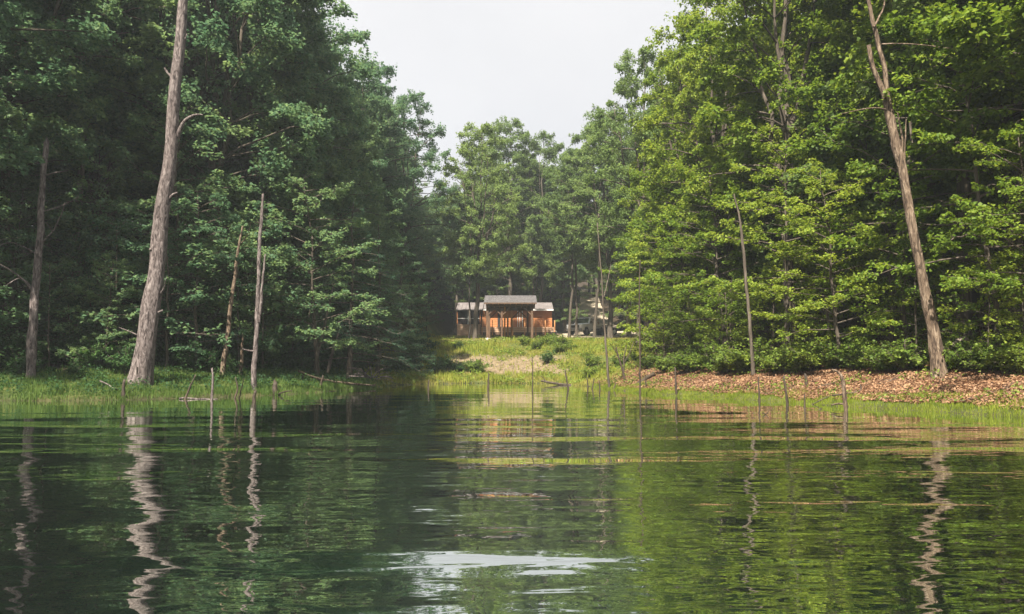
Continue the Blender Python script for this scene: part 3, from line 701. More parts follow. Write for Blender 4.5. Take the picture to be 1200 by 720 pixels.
# ------------------------------------------------------------------ grass, litter (nobody could count it)
def blades(name, area, n, hr, w, m_, accept, seed, lean=.35, kind='stuff', z0=-.02):
    rng = np.random.default_rng(seed); k = n * 8
    x = rng.uniform(area[0], area[1], k); y = rng.uniform(area[2], area[3], k); ok = rng.random(k) < accept(x, y)
    x, y = x[ok][:n], y[ok][:n]; k = len(x); z = height(x, y) + z0
    patch = .45 + .9 * np.clip(fnoise(x, y, 1.4) * .5 + .5, 0, 1); hh_ = rng.uniform(*hr, k) * patch
    a = rng.uniform(0, 6.28, k); la = rng.uniform(0, 6.28, k); ll = rng.uniform(.05, lean, k) * hh_
    base = np.stack([x, y, z], -1); s = np.stack([np.cos(a), np.sin(a), 0 * a], -1) * (w * rng.uniform(.6, 1.3, k))[:, None]
    ld = np.stack([np.cos(la), np.sin(la), 0 * la], -1)
    mid = base + np.stack([0 * a, 0 * a, hh_ * .6], -1) + ld * (ll * .35)[:, None]; tip = base + np.stack([0 * a, 0 * a, hh_], -1) + ld * ll[:, None]
    V = np.stack([base - s * .8, base + s * .8, mid + s * .7, mid - s * .7, tip], 1).reshape(-1, 3)
    b = np.arange(k) * 5; Q = np.stack([b, b + 1, b + 2, b + 3], -1); T_ = np.stack([b + 3, b + 2, b + 4], -1)
    return tag(link(name, np_mesh(name, V, Q, M[m_], False, T_)), kind=kind)
def acc_left(x, y):
    d = shore_dist(x, y) + .1 * fnoise(x, y, 3.1); return (d > -.1) * (1 - sm(3.2, 5.2, d)) * (x < -3) * (1 - sm(.2, .6, center_w(x, y))) * (.25 + .75 * sm(-.5, .4, fnoise(x, y, 1.6))) * sm(-.25, .1, d + .25 * fnoise(x + 1, y, 2.9))
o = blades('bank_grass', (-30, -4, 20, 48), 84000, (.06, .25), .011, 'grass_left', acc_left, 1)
tag(o, 'lush green grass and weeds covering the left bank', 'grass')
def acc_right(x, y):
    d = shore_dist(x, y); e = .55 + .45 * np.clip(fnoise(x, y, .7), -.6, 1) + .35 * sm(24, 18, y)
    e = e * (.95 + .4 * fnoise(x + 2, y, 3.3)); return (d > -.12) * (1 - sm(e, e + .35, d)) * (x > 4.0) * (.5 + .5 * sm(-.45, .25, fnoise(x, y + 5, 2.6)))
o = blades('waterside_grass', (4, 14, 13, 42), 58000, (.03, .14), .009, 'grass', acc_right, 2)
tag(o, 'bright green grass fringe at the foot of the right litter bank', 'grass')
def acc_c(x, y):
    d = shore_dist(x, y); return (d > -.1) * center_w(x, y) * (1 - dirt_mask(x, y, d) * .93) * (1 - .8 * sm(60, 67, y)) * (.15 + .85 * sm(-.6, .3, fnoise(x, y, .6)))
o = blades('slope_grass', (-10, 12, 41, 84), 70000, (.07, .24), .020, 'grass_dry', acc_c, 3)
tag(o, 'yellow-green grass on the slope below the cabin', 'grass')
def weeds(name, area, n, size, hmax, m_, accept, seed):
    rng = np.random.default_rng(seed); k = n * 8
    x = rng.uniform(area[0], area[1], k); y = rng.uniform(area[2], area[3], k); ok = rng.random(k) < accept(x, y); x, y = x[ok][:n], y[ok][:n]; k = len(x)
    P = np.stack([x, y, height(x, y) + rng.random(k) ** 1.3 * hmax * (.35 + .65 * np.clip(fnoise(x, y, 2.1) + .4, 0, 1))], -1); a = rng.uniform(0, 6.28, k)
    V_, Q_ = leaves(rng, P, P + np.stack([np.cos(a), np.sin(a), .2 + 0 * a], -1) * size, np.full(k, size * .4), np.ones(k, int), size, .4, .6, .01, .2)
    return tag(link(name, np_mesh(name, V_, Q_, M[m_])), kind='stuff')
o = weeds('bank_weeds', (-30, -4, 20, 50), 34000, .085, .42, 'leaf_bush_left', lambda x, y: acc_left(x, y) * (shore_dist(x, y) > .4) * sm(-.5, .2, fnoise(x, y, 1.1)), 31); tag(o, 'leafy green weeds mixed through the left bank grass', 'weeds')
o = weeds('litter_weeds', (4, 18, 13, 46), 9000, .08, .3, 'leaf_bush', lambda x, y: (shore_dist(x, y) > .4) * (shore_dist(x, y) < 4.5) * (x > 4.2) * (1 - center_w(x, y)) * sm(.2, .5, fnoise(x, y, 1.3) + .3 * sm(1.6, .8, shore_dist(x, y)) + .4 * sm(2.6, 3.6, shore_dist(x, y))), 32); tag(o, 'small leafy weeds scattered over the right litter bank', 'weeds')
o = weeds('slope_plants', (-10, 12, 44, 66), 16000, .13, .4, 'leaf_bush', lambda x, y: acc_c(x, y) * sm(-.2, .3, fnoise(x + 7, y, .6)), 33); tag(o, 'leafy weeds in patches on the grassy slope', 'weeds')
o = blades('slope_weeds', (-10, 10, 44, 62), 9000, (.2, .5), .03, 'grass', lambda x, y: acc_c(x, y) * sm(-.1, .3, fnoise(x + 3, y, .5)), 4)
tag(o, 'taller bright weeds in clumps on the slope', 'weeds')
def flat_leaves(name, area, n, size, m_, accept, seed):
    rng = np.random.default_rng(seed); k = n * 8
    x = rng.uniform(area[0], area[1], k); y = rng.uniform(area[2], area[3], k); ok = rng.random(k) < accept(x, y); x, y = x[ok][:n], y[ok][:n]; k = len(x)
    e = .05; gxx = (height(x + e, y) - height(x - e, y)) / (2 * e); gyy = (height(x, y + e) - height(x, y - e)) / (2 * e)
    nrm = norm(np.stack([-gxx, -gyy, np.ones(k)], -1) + rng.normal(0, .45, (k, 3)))
    a = rng.uniform(0, 6.28, k); d = np.stack([np.cos(a), np.sin(a), 0 * a], -1); s = norm(np.cross(nrm, d)); d = np.cross(s, nrm)
    c = np.stack([x, y, height(x, y) + rng.uniform(.01, .05, k)], -1); L_ = (size * rng.uniform(.6, 1.3, k))[:, None]; nn = nrm * L_ * .25
    V = np.stack([c - d * L_ * .5, c - s * L_ * .33 + nn, c + d * L_ * .5, c + s * L_ * .33 + nn], 1).reshape(-1, 3)
    return tag(link(name, np_mesh(name, V, np.arange(4 * k).reshape(-1, 4), M[m_])), kind='stuff')
def acc_lit(x, y):
    d = shore_dist(x, y); return (d > .3 + .25 * fnoise(x, y, .9)) * (1 - sm(3.4, 5.5, d)) * (x > 4.2) * (1 - center_w(x, y)) * (.22 + .78 * sm(-.45, .1, fnoise(x + 4, y, 1.9)))
o = flat_leaves('leaf_litter', (4, 18, 13, 46), 95000, .075, 'litter', acc_lit, 5); tag(o, 'pinkish brown fallen leaves covering the right bank', 'leaf litter')
o = flat_leaves('forest_floor_litter', (5, 34, 16, 56), 26000, .16, 'litter_dark', lambda x, y: (shore_dist(x, y) > 3.8) * (1 - center_w(x, y)) * (shore_dist(x, y) < 18), 6); tag(o, 'dark brown fallen leaves on the floor of the right bank woods', 'leaf litter')
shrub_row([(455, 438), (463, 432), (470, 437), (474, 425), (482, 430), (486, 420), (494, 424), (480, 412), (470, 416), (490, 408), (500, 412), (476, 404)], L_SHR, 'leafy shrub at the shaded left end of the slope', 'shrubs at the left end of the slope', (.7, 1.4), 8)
rngn = np.random.default_rng(77); tb = TB()
for q in range(260):
    while True:
        x, y = rngn.uniform(4.5, 16), rngn.uniform(14, 42)
        if .4 < dd(x, y) < 4.2: break
    a = rngn.uniform(0, 6.28); L_ = rngn.uniform(.15, .75); u_ = np.linspace(-.5, .5, 5); px_ = x + np.cos(a) * u_ * L_ + rngn.normal(0, .012, 5); py_ = y + np.sin(a) * u_ * L_ + rngn.normal(0, .012, 5)
    tb.add(*tube(np.stack([px_, py_, height(px_, py_) + .03 + rngn.uniform(0, .03) + .06 * np.abs(u_) * rngn.random()], -1), np.linspace(1, .4, 5) * rngn.uniform(.005, .014), 4))
tag(link('litter_twigs', tb.mesh('litter_twigs', M['bark'])), 'dark fallen twigs scattered in the leaf litter of the right bank', 'twigs', kind='stuff')
# stones and clods on the bare dirt
rngn = np.random.default_rng(9); tb = TB()
for q in range(210):
    while True:
        x, y = rngn.uniform(-5, 4.2), rngn.uniform(49, 58)
        if dirt_mask(np.array([x]), np.array([y]), shore_dist(np.array([x]), np.array([y])))[0] > .35: break
    r_ = .03 + .09 * rngn.random() ** 2; z = gz(x, y)
    V_, Q_ = tube(np.array([[x, y, z - r_ * .5], [x + r_ * .2, y, z], [x, y, z + r_ * .35], [x, y, z + r_ * .5]]), [r_ * .9, r_, r_ * .75, r_ * .3], 6, rngn, .18); tb.add(V_, Q_)
M['clod'] = surf_mat('clay_stone', [(.3, (.10, .075, .05)), (.5, (.19, .15, .10)), (.7, (.28, .23, .17))], (1, 1, 1), 6, 5, .95)
o = tag(link('dirt_clods', tb.mesh('dirt_clods', M['clod'], False)), 'stones and clods of clay strewn over the bare dirt slope', 'stones', kind='stuff')

# ------------------------------------------------------------------ dead trunks, snags and stakes
def px_path(pts, Y, yend=None, jit=0.0, seed=0, dn=.25):
    """world path through picture points at about depth Y (optionally drifting to yend)"""
    rng = np.random.default_rng(seed); P, R = [], []
    for k, (px, py, w) in enumerate(pts):
        yy = Y + ((yend if yend is not None else Y) - Y) * k / max(1, len(pts) - 1)
        P.append(at_depth(px, py, yy)); R.append(w / 2 / F * yy)
    P, R = np.array(P), np.array(R)
    s = np.concatenate([[0], np.cumsum(np.linalg.norm(np.diff(P, axis=0), axis=1))]); m_ = int(max(len(P) * 4, 14)); s2 = np.linspace(0, s[-1], m_)
    Q_ = np.stack([np.interp(s2, s, P[:, c]) for c in range(3)], -1); R2 = np.interp(s2, s, R)
    for _ in range(3): Q_[1:-1] = Q_[:-2] * .25 + Q_[1:-1] * .5 + Q_[2:] * .25
    if jit:     # slow bends, a few trunk widths long
        k_ = s2 / (R.max() * 7 + .02); fade = np.clip(s2 / (R.max() * 6 + .02), 0, 1)
        for c in (0, 1):
            a = rng.uniform(0, 6.28, 3); Q_[:, c] += jit * 1.3 * R2 * fade * (np.sin(k_ * 2.1 + a[0]) + .6 * np.sin(k_ * 4.7 + a[1]))
    if dn:
        dr = Q_[1] - Q_[0]; Q_ = np.vstack([Q_[:1] - dr / max(abs(dr[2]), .7 * np.linalg.norm(dr)) * dn, Q_]); R2 = np.concatenate([R2[:1] * 1.02, R2])
    return Q_, R2
def dead(label, Y, trunk, branches=(), mtl='deadwood', name='dead_tree', cat='dead tree', sides=12, rough=.05, seed=1, yend=None, top=None, group=None, flare=0.0, dn=.25):
    rng = np.random.default_rng(seed); P, R = px_path(trunk, Y, yend, .12, seed, dn)
    if top is not None:
        d = P[-1] - P[-4]; d /= np.linalg.norm(d); k = np.linspace(.1, 1, 8)[:, None]; ext = (top - P[-1][2]) / d[2]
        R = np.concatenate([R, R[-1] * (1 - .6 * k[:, 0])]); P = np.vstack([P, P[-1] + d * ext * k])
    if flare: R = R * (1 + flare * np.exp(-np.maximum(P[:, 2] - P[1, 2], 0) / .8))
    org = Vector(P[0] + [0, 0, dn])
    tb = TB(); V_, Q_ = tube(P - np.array(org), R, sides, rng, rough); 
    k_ = len(V_) - 1 - sides    # splintered top
    V_[k_:k_ + sides, 2] += rng.uniform(-1, 1.6, sides) * R[-1] * 1.5
    tb.add(V_, Q_); me_ = tb.mesh('trunk', M[mtl])
    if not branches:
        o = link(name, me_, None, org); return tag(o, label, cat, group)
    e = empty(name, org); tag(e, label, cat, group); link('trunk', me_, e)
    for q, (pts, by) in enumerate(branches):
        Pb, Rb = px_path(pts, Y, by, .2, seed + q + 5, 0.0); tb = TB(); tb.add(*tube(Pb - np.array(org), Rb, 6, rng, .05)); link('branch', tb.mesh('branch', M[mtl]), e)
    return e
def gY(px, py): return on_ground(px, py)[1]
# left bank
y0 = gY(163, 450)
e = dead('very thick grey dead trunk leaning right on the left bank, hollow at its foot', y0, [(163, 452, 28.1), (166, 438, 23.6), (170, 410, 22.0), (175, 375, 20.5), (180, 335, 19.0), (186, 290, 17.5), (191, 250, 16.7), (197, 205, 15.6), (201, 160, 14.4), (203, 130, 13.7), (206, 85, 12.9), (211, 45, 11.8), (216, 0, 10.6), (219, -40, 9.1)],
         [([(208, 160, 6), (212, 148, 5), (220, 139, 4.2), (230, 134, 3.2), (238, 135, 1.5)], y0 - .3), ([(189, 345, 3.4), (192, 338, 2.2), (195, 326, 1)], y0 - .6), ([(170, 398, 2), (160, 392, 1.5), (140, 384, 1)], y0 + .3), ([(187, 300, 5), (179, 294, 4), (175, 292, 3)], y0 - .2), ([(196, 235, 4), (203, 228, 3), (208, 226, 2)], y0 - .2), ([(203, 92, 4), (196, 86, 3), (193, 80, 2)], y0), ([(176, 372, 5), (186, 366, 3.4), (190, 364, 2)], y0 - .25), ([(207, 60, 3), (214, 52, 2.2), (219, 40, 1)], y0)], top=17, flare=.12, sides=22, seed=3, rough=.04)
# hollow of the big trunk: solid lump, its inner shade put into the colour
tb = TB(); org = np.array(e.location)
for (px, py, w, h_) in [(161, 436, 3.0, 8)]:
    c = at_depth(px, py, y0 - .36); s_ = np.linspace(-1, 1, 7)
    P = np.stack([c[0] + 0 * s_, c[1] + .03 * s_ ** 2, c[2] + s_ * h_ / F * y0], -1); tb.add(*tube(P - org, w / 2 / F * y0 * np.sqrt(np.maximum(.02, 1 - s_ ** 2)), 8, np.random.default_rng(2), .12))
M['hollow'] = surf_mat('hollow_shade', [(.3, (.008, .006, .005)), (.7, (.04, .03, .022))], rough=.95)
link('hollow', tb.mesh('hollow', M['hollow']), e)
y0 = gY(38, 446)
dead('broken pale dead trunk with bare side twigs near the left edge', y0, [(36, 447, 11), (37, 400, 10.5), (40, 360, 9.5), (43, 320, 8.5), (47, 280, 8), (49, 230, 7), (52, 190, 6.5), (54, 168, 6)],
     [([(38, 342, 3), (28, 328, 2), (14, 318, 1.6), (-2, 309, 1)], y0 - 1), ([(37, 340, 2), (32, 330, 1.6), (22, 325, 1.3), (5, 336, .8)], y0 - .6), ([(49, 285, 2.2), (62, 272, 1.7), (72, 252, 1.5), (76, 238, .9)], y0 - .7),
      ([(51, 248, 1.8), (65, 244, 1.5), (80, 238, 1.2), (92, 231, .8)], y0 - .5), ([(53, 206, 1.8), (62, 203, 1.4), (80, 200, .8)], y0 - .4), ([(62, 272, 1.3), (55, 262, 1.0), (47, 258, .7)], y0 - .8), ([(46, 300, 1.4), (30, 290, 1.1), (12, 283, .8), (-6, 290, .6)], y0 - .9)], mtl='deadwood', seed=5)
y0 = gY(261, 441)
dead('thin pale dead stem leaning right, left of the forked stem', y0, [(260, 442, 6.2), (264, 415, 5.6), (268, 380, 5), (273, 340, 4.4), (278, 300, 3.5), (284, 266, 1.8)], [([(283, 285, 1.4), (290, 276, 1), (294, 262, .6)], y0)], seed=6, mtl='deadwood_tan')
y0 = gY(298, 457)
dead('tall forked pale dead stem standing at the water edge of the left bank', y0, [(297, 459, 6.6), (298, 430, 5.9), (300, 400, 5.5), (302, 360, 5.0), (303, 320, 4.5), (305, 270, 4.2), (307, 250, 3.6), (308, 228, 2.2)],
     [([(303, 378, 4), (306, 355, 3.6), (308, 325, 2.8), (311, 298, 1.6)], y0), ([(301, 412, 2.5), (290, 411, 2), (284, 409, 1)], y0 - .2)], seed=8)
dead('short pointed dead stem between the thin stem and the forked stem', gY(281, 441), [(281, 444, 4.6), (283, 425, 4), (283.5, 408, 3.2), (285, 391, 1.4)], seed=9, mtl='deadwood_tan')
dead('pale leaning dead stem among the hemlocks left of the clearing', gY(373, 438), [(368, 436, 3.5), (376, 400, 3.4), (384, 365, 3), (391, 332, 2)], seed=10, mtl='bark_pale')
dead('slender leaning grey stem right beside the hemlock trunk', gY(383, 440), [(382, 443, 4), (388, 420, 3.6), (395, 394, 2.6), (398, 386, 1.5)], seed=11, mtl='bark_pale')
dead('thin grey bare stem left of the leaning pale stem', gY(368, 434), [(367, 434, 3), (369, 400, 2.7), (371, 370, 2.2), (374, 345, 1.2)], seed=12, mtl='bark_pale')
def stake(label, pts, mtl='wetwood', cat='dead stake', branches=(), name='dead_stake', seed=1, group=None, ydepth=None):
    yy = ydepth or on_water(pts[0][0], pts[0][1])[1]
    return dead(label, yy, pts, branches, mtl, name, cat, 7, .08, seed, group=group, dn=.35)
stake('short black stump rising from the water in front of the thick dead trunk', [(145, 469, 4.5), (144.5, 458, 4), (145.5, 447, 3.2)], seed=1)
stake('dark stick leaning right out of the water, left of the forked stem', [(217, 468, 2.6), (222, 455, 2.2), (229, 440, 1.5)], seed=2)
stake('thin upright snag with a hooked top at the left bank edge', [(248, 470, 3.4), (249, 455, 2.8), (250, 440, 2.6), (248, 433, 2)], mtl='deadwood', seed=3)
stake('crooked dark twig pair standing in the water below the thin stem', [(275, 467, 2.4), (279, 455, 2), (276, 443, 1.4)], branches=[([(280, 468, 1.6), (283, 455, 1.4), (286, 444, 1)], 26)], seed=4)
stake('low black stump in the water just right of the forked stem', [(298, 471, 5), (297.5, 466, 4.2), (299, 460, 3.4)], seed=5)
stake('squat dark stump at the left bank edge right of the forked stem', [(322, 463, 7), (322, 455, 6), (323, 450, 5)], branches=[([(326, 462, 2), (334, 459, 1.6), (342, 458, .9)], 28)], seed=6)
stake('reddish short stub behind the squat stump on the left bank', [(316, 456, 3), (316, 448, 2.4), (316.5, 443, 2)], seed=16, mtl='bark')
stake('dark leaning stake carrying the left end of the pale fallen branch', [(352, 458, 2.6), (354, 446, 2.3), (356, 436, 2)], seed=7)
stake('dark stake under the middle of the pale fallen branch', [(374, 459, 3.6), (376, 450, 3), (379, 441, 2.4)], seed=8)
yb = on_water(374, 459)[1]
dead('long pale fallen branch sloping down to the water on the left bank', yb, [(350, 435, 2.4), (362, 441, 3), (380, 446, 3.4), (400, 449, 3.2), (425, 451, 2.4), (440, 452, 1.4)], (), 'deadwood_tan', 'fallen_branch', 'branch', 7, .06, 4, yend=yb + 5, dn=0)
def tangle(label, cx, cy, Y, n, r, seed, mtl='deadwood'):
    rng = np.random.default_rng(seed); tb = TB(); o_ = at_depth(cx, cy, Y)
    for _ in range(n):
        p = rng.normal(0, r * .3, 3) * [1, .6, .2]; d = rng.normal(0, 1, 3) * [1, .5, .5]; d[2] = abs(d[2]); d /= np.linalg.norm(d); L_ = r * rng.uniform(.5, 1.3); s_ = np.linspace(0, 1, 6)[:, None]
        c_ = p + d * L_ * s_ + rng.normal(0, .25, 3) * L_ * s_ ** 2; c_[:, 2] -= .3 * L_ * s_[:, 0] ** 2; tb.add(*tube(c_, .022 * (1 - .8 * s_[:, 0]) + .004, 4))
    return tag(link('root_tangle', tb.mesh('root_tangle', M[mtl]), None, tuple(o_)), label, 'roots')
tangle('tangle of pale bare roots at the foot of the hemlock', 428, 441, 40, 22, 1.2, 1)
#tangle('low tangle of grey twigs behind the leaning dark stick', 235, 437, 27.5, 14, .8, 2)
# middle
stake('tiny dark stub in the water left of the grassy slope', [(502, 457, 2.2), (502, 452, 2), (502.5, 446, 1.5)], seed=21)
stake('dark short stake in the water left of the bare dirt', [(572, 456, 2.6), (572.5, 447, 2.2), (573, 438, 1.8)], seed=22)
stake('thin straight upright stick in the water below the pavilion', [(624, 457, 1.6), (624.3, 440, 1.3), (623.5, 416, .8)], seed=23)
stake('crooked stick leaning left in the water right of the thin straight stick', [(666, 457, 2.4), (664.5, 447, 2), (662, 434, 1.5)], seed=24)
stake('slim leaning bare sapling rising from the shore below the trailer', [(714, 456, 3.0), (712, 430, 2.7), (710, 405, 2.4), (707, 370, 2.1), (706, 335, 1.8), (703, 300, 1.5), (700, 262, 1.0)], mtl='bark', name='dead_tree', cat='dead tree', branches=[([(707, 352, 1.4), (712, 330, 1.1), (716, 310, .7)], 43)], seed=25)
stake('bare twiggy sapling leaning left behind the fallen dark log', [(735, 455, 2.8), (730, 436, 2.4), (722, 408, 1.6)], branches=[([(731, 436, 1.8), (731, 420, 1.5), (734, 405, 1)], 39), ([(725, 418, 1.2), (719, 408, 1), (714, 402, .7)], 38.5), ([(732, 424, 1.1), (738, 414, .9), (743, 400, .6)], 39)], mtl='wetwood', seed=26)
stake('straight thin dark trunk rising out of the water in front of the right woods edge', [(750, 463, 2.1), (750, 430, 2.0), (750, 390, 1.8), (749, 350, 1.5), (750, 305, 1.0)], name='dead_tree', cat='dead tree', seed=27)
stake('short thin stick right of the straight thin dark trunk', [(757, 460, 1.8), (757, 450, 1.5), (756, 440, 1)], seed=28)
for k, (a, b) in enumerate([((689, 455), (688, 443)), ((694, 456), (696, 444)), ((703, 457), (702, 447)), ((719, 457), (722, 449))]):
    stake('small dark stick poking out of the water below the trailer shrubs', [(a[0], a[1], 1.8), ((a[0] + b[0]) / 2, (a[1] + b[1]) / 2, 1.5), (b[0], b[1], 1)], seed=30 + k, group='sticks below the trailer shrubs')
yb = on_water(733, 458.5)[1]
dead('thick dark fallen log slanting up from the water beside the litter bank', yb, [(731, 460, 3), (735, 457, 4.6), (748, 450, 5), (760, 442, 5), (767, 438, 4.2)], [([(734, 459, 2.5), (727, 461, 1.6), (722, 462, .9)], yb)], 'wetwood', 'fallen_log', 'log', 9, .06, 5, yend=yb + 1.6, dn=0)
yb = on_water(645, 451.5)[1]
dead('long low dark log lying along the waterline below the bare dirt', yb, [(634, 446.5, 2), (645, 448.5, 2.6), (660, 451, 3), (674, 451.5, 2.4), (684, 450.5, 1.4)], [([(640, 447.5, 1.4), (636, 443, 1), (634, 440, .6)], yb)], 'wetwood', 'fallen_log', 'log', 8, .06, 6, dn=0)
# right bank
y0 = gY(1100, 441)
dead('tall leaning tan dead tree with peeling bark and a forked broken top', y0, [(1101, 443, 19.3), (1099, 425, 15.5), (1094, 395, 13.4), (1087, 355, 12.2), (1080, 320, 11.3), (1071, 275, 10.9), (1063, 232, 10.1), (1056, 195, 10.1), (1049, 165, 10.5), (1043, 138, 10.5), (1040, 122, 8.4)],
     [([(1042, 132, 8), (1034, 108, 7), (1025, 85, 6), (1018, 53, 4.5)], y0 - .1), ([(1042, 128, 7.5), (1039, 105, 6), (1035, 75, 5.5), (1028, 42, 5.2), (1020, 18, 4.6), (1014, -18, 4), (1010, -60, 3)], y0 + .2),
      ([(1024, 32, 3), (1030, 22, 2.6), (1036, 8, 2.2), (1037, -10, 1.5)], y0 + .2), ([(1054, 190, 3.4), (1059, 172, 2.6), (1054, 145, 2.2), (1052, 132, 1.2)], y0 - .3), ([(1043, 129, 2), (1025, 126, 1.6), (1006, 129, 1.2), (985, 134, .8)], y0 - .5),
      ([(1033, 52, 2), (1055, 51, 1.6), (1085, 53, 1.2), (1120, 58, .7)], y0 - .4), ([(1058, 205, 2.4), (1060, 185, 2), (1061, 160, 1.6), (1062, 140, .8)], y0)], 'deadwood_tan', seed=41, flare=.1, sides=16, rough=.045)
y0 = gY(883, 441)
dead('slim tall bare stem in front of the right bank woods', y0, [(883, 444, 5.2), (881, 410, 4.3), (878, 370, 4.0), (874, 330, 3.7), (871, 290, 3.4), (867, 255, 2.4), (860, 228, 1.4)], (), 'bark', seed=42)
dead('short pale leaning stem in the dark woods right of the slim tall stem', gY(975, 418), [(974, 412, 4), (971, 380, 3.6), (967, 350, 2.6)], seed=43, mtl='bark_pale')
dead('mossy fallen log with a pale cut end resting behind the leaning dead tree', gY(1112, 424), [(1104, 412, 7), (1118, 403, 7.5), (1133, 396, 7.5)], (), 'bark_pale', 'fallen_log', 'log', 10, .03, 44, dn=0)
stake('dark straight stake in the water at the left part of the litter bank', [(793, 464, 3.2), (792, 450, 2.8), (791, 431, 1.8)], seed=45)
stake('thin dark twig in the water below the slim tall stem', [(890, 470, 2.4), (889, 455, 1.8), (889, 442, 1.2)], seed=46)
stake('dark leaning stake in the water right of the slim tall stem', [(923, 474, 3.2), (921, 460, 2.8), (918.5, 442, 2)], seed=47)
stake('short dark stub halfway up the litter bank', [(945, 453, 4), (945, 446, 3.4), (944, 440, 3)], seed=48, ydepth=gY(945, 453))
stake('low thin stub in the water between the leaning stake and the hooked stake', [(943, 477, 2.2), (943, 470, 1.8), (943, 463, 1.2)], seed=49)
yy = on_water(991, 480)[1]
stake('dark hooked stake at the water edge, its pale tip bent over to the left', [(991, 481, 5), (990, 465, 4.5), (988, 450, 4), (986, 440, 3.4), (982, 435, 2.8), (975, 433, 1.6)], seed=50, mtl='deadwood_tan', branches=[([(990, 474, 2.5), (982, 473, 2), (974, 475, 1.4)], yy)])
stake('small dark curved branch lying on the litter bank', [(996, 461, 2), (1004, 460, 2.2), (1010, 456, 2), (1008, 451, 1.2)], seed=51, name='fallen_branch', cat='branch', ydepth=gY(1004, 462))
stake('dark thin branch lying in the waterside grass right of the hooked stake', [(958, 471, 1.2), (966, 467, 1.6), (974, 464, 1)], seed=52, name='fallen_branch', cat='branch', ydepth=gY(966, 470))
o = on_water(897, 486); tb = TB(); s_ = np.linspace(-1, 1, 6); tb.add(*tube(np.stack([s_ * .07, .02 * s_, .012 + .05 * np.maximum(s_, 0) ** 2 + .02 * (s_ < -.5)], -1), .014 * (1 - .5 * abs(s_)), 5))
tag(link('floating_twig', tb.mesh('floating_twig', M['wetwood']), None, (o[0], o[1], 0)), 'tiny dark twig floating on the water off the litter bank', 'twig')
# fallen sticks on the left grass
for k, (a, b, lb) in enumerate([((117, 447), (142, 457), 'pale thin stick lying in the grass left of the thick dead trunk'), ((5, 421), (42, 413), 'pale branch lying in the weeds at the far left edge'), ((210, 467), (255, 468), 'pale strip of driftwood along the waterline left of the forked stem'),
                                ((182, 378), (215, 384), 'bare pale branch reaching right behind the thick dead trunk')]):
    Ya = min(gY(a[0], a[1]), gY(b[0], b[1])); Pa, Pb = at_depth(*a, Ya - .1), at_depth(*b, Ya - .1); s_ = np.linspace(0, 1, 7)[:, None]; P = Pa + (Pb - Pa) * s_ + np.random.default_rng(k).normal(0, .02, (7, 3))
    tb = TB(); tb.add(*tube(P - P[0], .028 * (1 - .6 * s_[:, 0]), 6)); tag(link('fallen_branch', tb.mesh('fallen_branch', M['deadwood']), None, tuple(P[0])), lb, 'branch')

# ------------------------------------------------------------------ cabin
def X_at(px, Y): return at_depth(px, 400, Y)[0]
def Z_at(py, Y): return at_depth(600, py, Y)[2]
M['cedar'] = surf_mat('orange_stained_boards', [(.3, (.28, .095, .032)), (.5, (.44, .17, .06)), (.7, (.54, .24, .10))], (.5, 1, 6), 5, 6, .6, .3, .01)
M['cedar_pale'] = surf_mat('pale_weathered_boards', [(.3, (.36, .20, .12)), (.5, (.50, .32, .21)), (.7, (.62, .45, .32))], (.5, 1, 6), 5, 6, .8, .3, .01)
M['roof_metal'] = surf_mat('pink_grey_metal_roof', [(.3, (.14, .122, .12)), (.7, (.22, .195, .192))], (1, 1, 1), 1.2, 5, .6, .1, .01)
M['shingle'] = surf_mat('grey_shingle', [(.3, (.075, .07, .072)), (.5, (.13, .122, .125)), (.7, (.20, .19, .19))], (1, 1, 1), 7, 6, .9, .6, .02)
M['timber'] = surf_mat('brown_timber', [(.3, (.06, .034, .02)), (.5, (.11, .065, .04)), (.7, (.18, .11, .065))], (3, 3, .4), 6, 6, .75, .5, .01)
M['timber_new'] = surf_mat('orange_timber', [(.3, (.36, .15, .05)), (.5, (.52, .24, .09)), (.7, (.62, .33, .14))], (3, 3, .4), 6, 6, .7, .5, .01)
M['white'] = surf_mat('white_paint', [(.3, (.68, .67, .64)), (.7, (.80, .80, .78))], nscale=3, rough=.5)
M['dark'] = surf_mat('interior_shade_black', [(.3, (.012, .011, .012)), (.7, (.03, .027, .028))], rough=.7)  # near-black paints interior shade on doorway and porch wall; also plain black parts
M['screen'] = surf_mat('porch_screen', [(.3, (.018, .012, .014)), (.7, (.05, .03, .032))], nscale=30, rough=.6)
CY = 85.0
cx0, cx1 = X_at(535.5, CY), X_at(647.5, CY); cz = gz((cx0 + cx1) / 2, CY)
zb, ze, zr = Z_at(390.5, CY), Z_at(363.5, CY), Z_at(355.5, CY + 3)
cab = empty('cabin', ((cx0 + cx1) / 2, CY, min(zb, cz))); tag(cab, 'low orange wooden cabin with a screened porch and pinkish metal roof behind the pavilion', 'cabin')
ox, oy, oz = cab.location
lx = lambda px: X_at(px, CY) - ox
lz = lambda py: Z_at(py, CY) - oz
deep = 6.0
def lap(name, x0, x1, z0, z1, y, m_, parent=cab, hgt=.19):
    """horizontal boards, each lapping the one below"""
    b = MB(); z = z0
    while z < z1 - .02:
        t = min(z + hgt, z1); V_ = [(x0, y - .035, z), (x1, y - .035, z), (x1, y - .012, t), (x0, y - .012, t), (x0, y, z), (x1, y, z), (x1, y, t), (x0, y, t)]
        b.add(V_, [(0, 1, 2, 3), (5, 4, 7, 6), (0, 4, 5, 1), (3, 2, 6, 7), (0, 3, 7, 4), (1, 5, 6, 2)]); z = t
    o = b.build(name, m_, parent); o['kind'] = 'stuff'; return o
MB().box(lx(565), lx(647), .03, deep, -.5, lz(364)).build('wall', M['cedar'], cab)
MB().box(lx(536), lx(565), deep - .12, deep, -.5, lz(364)).build('porch_back_wall', M['dark'], cab)
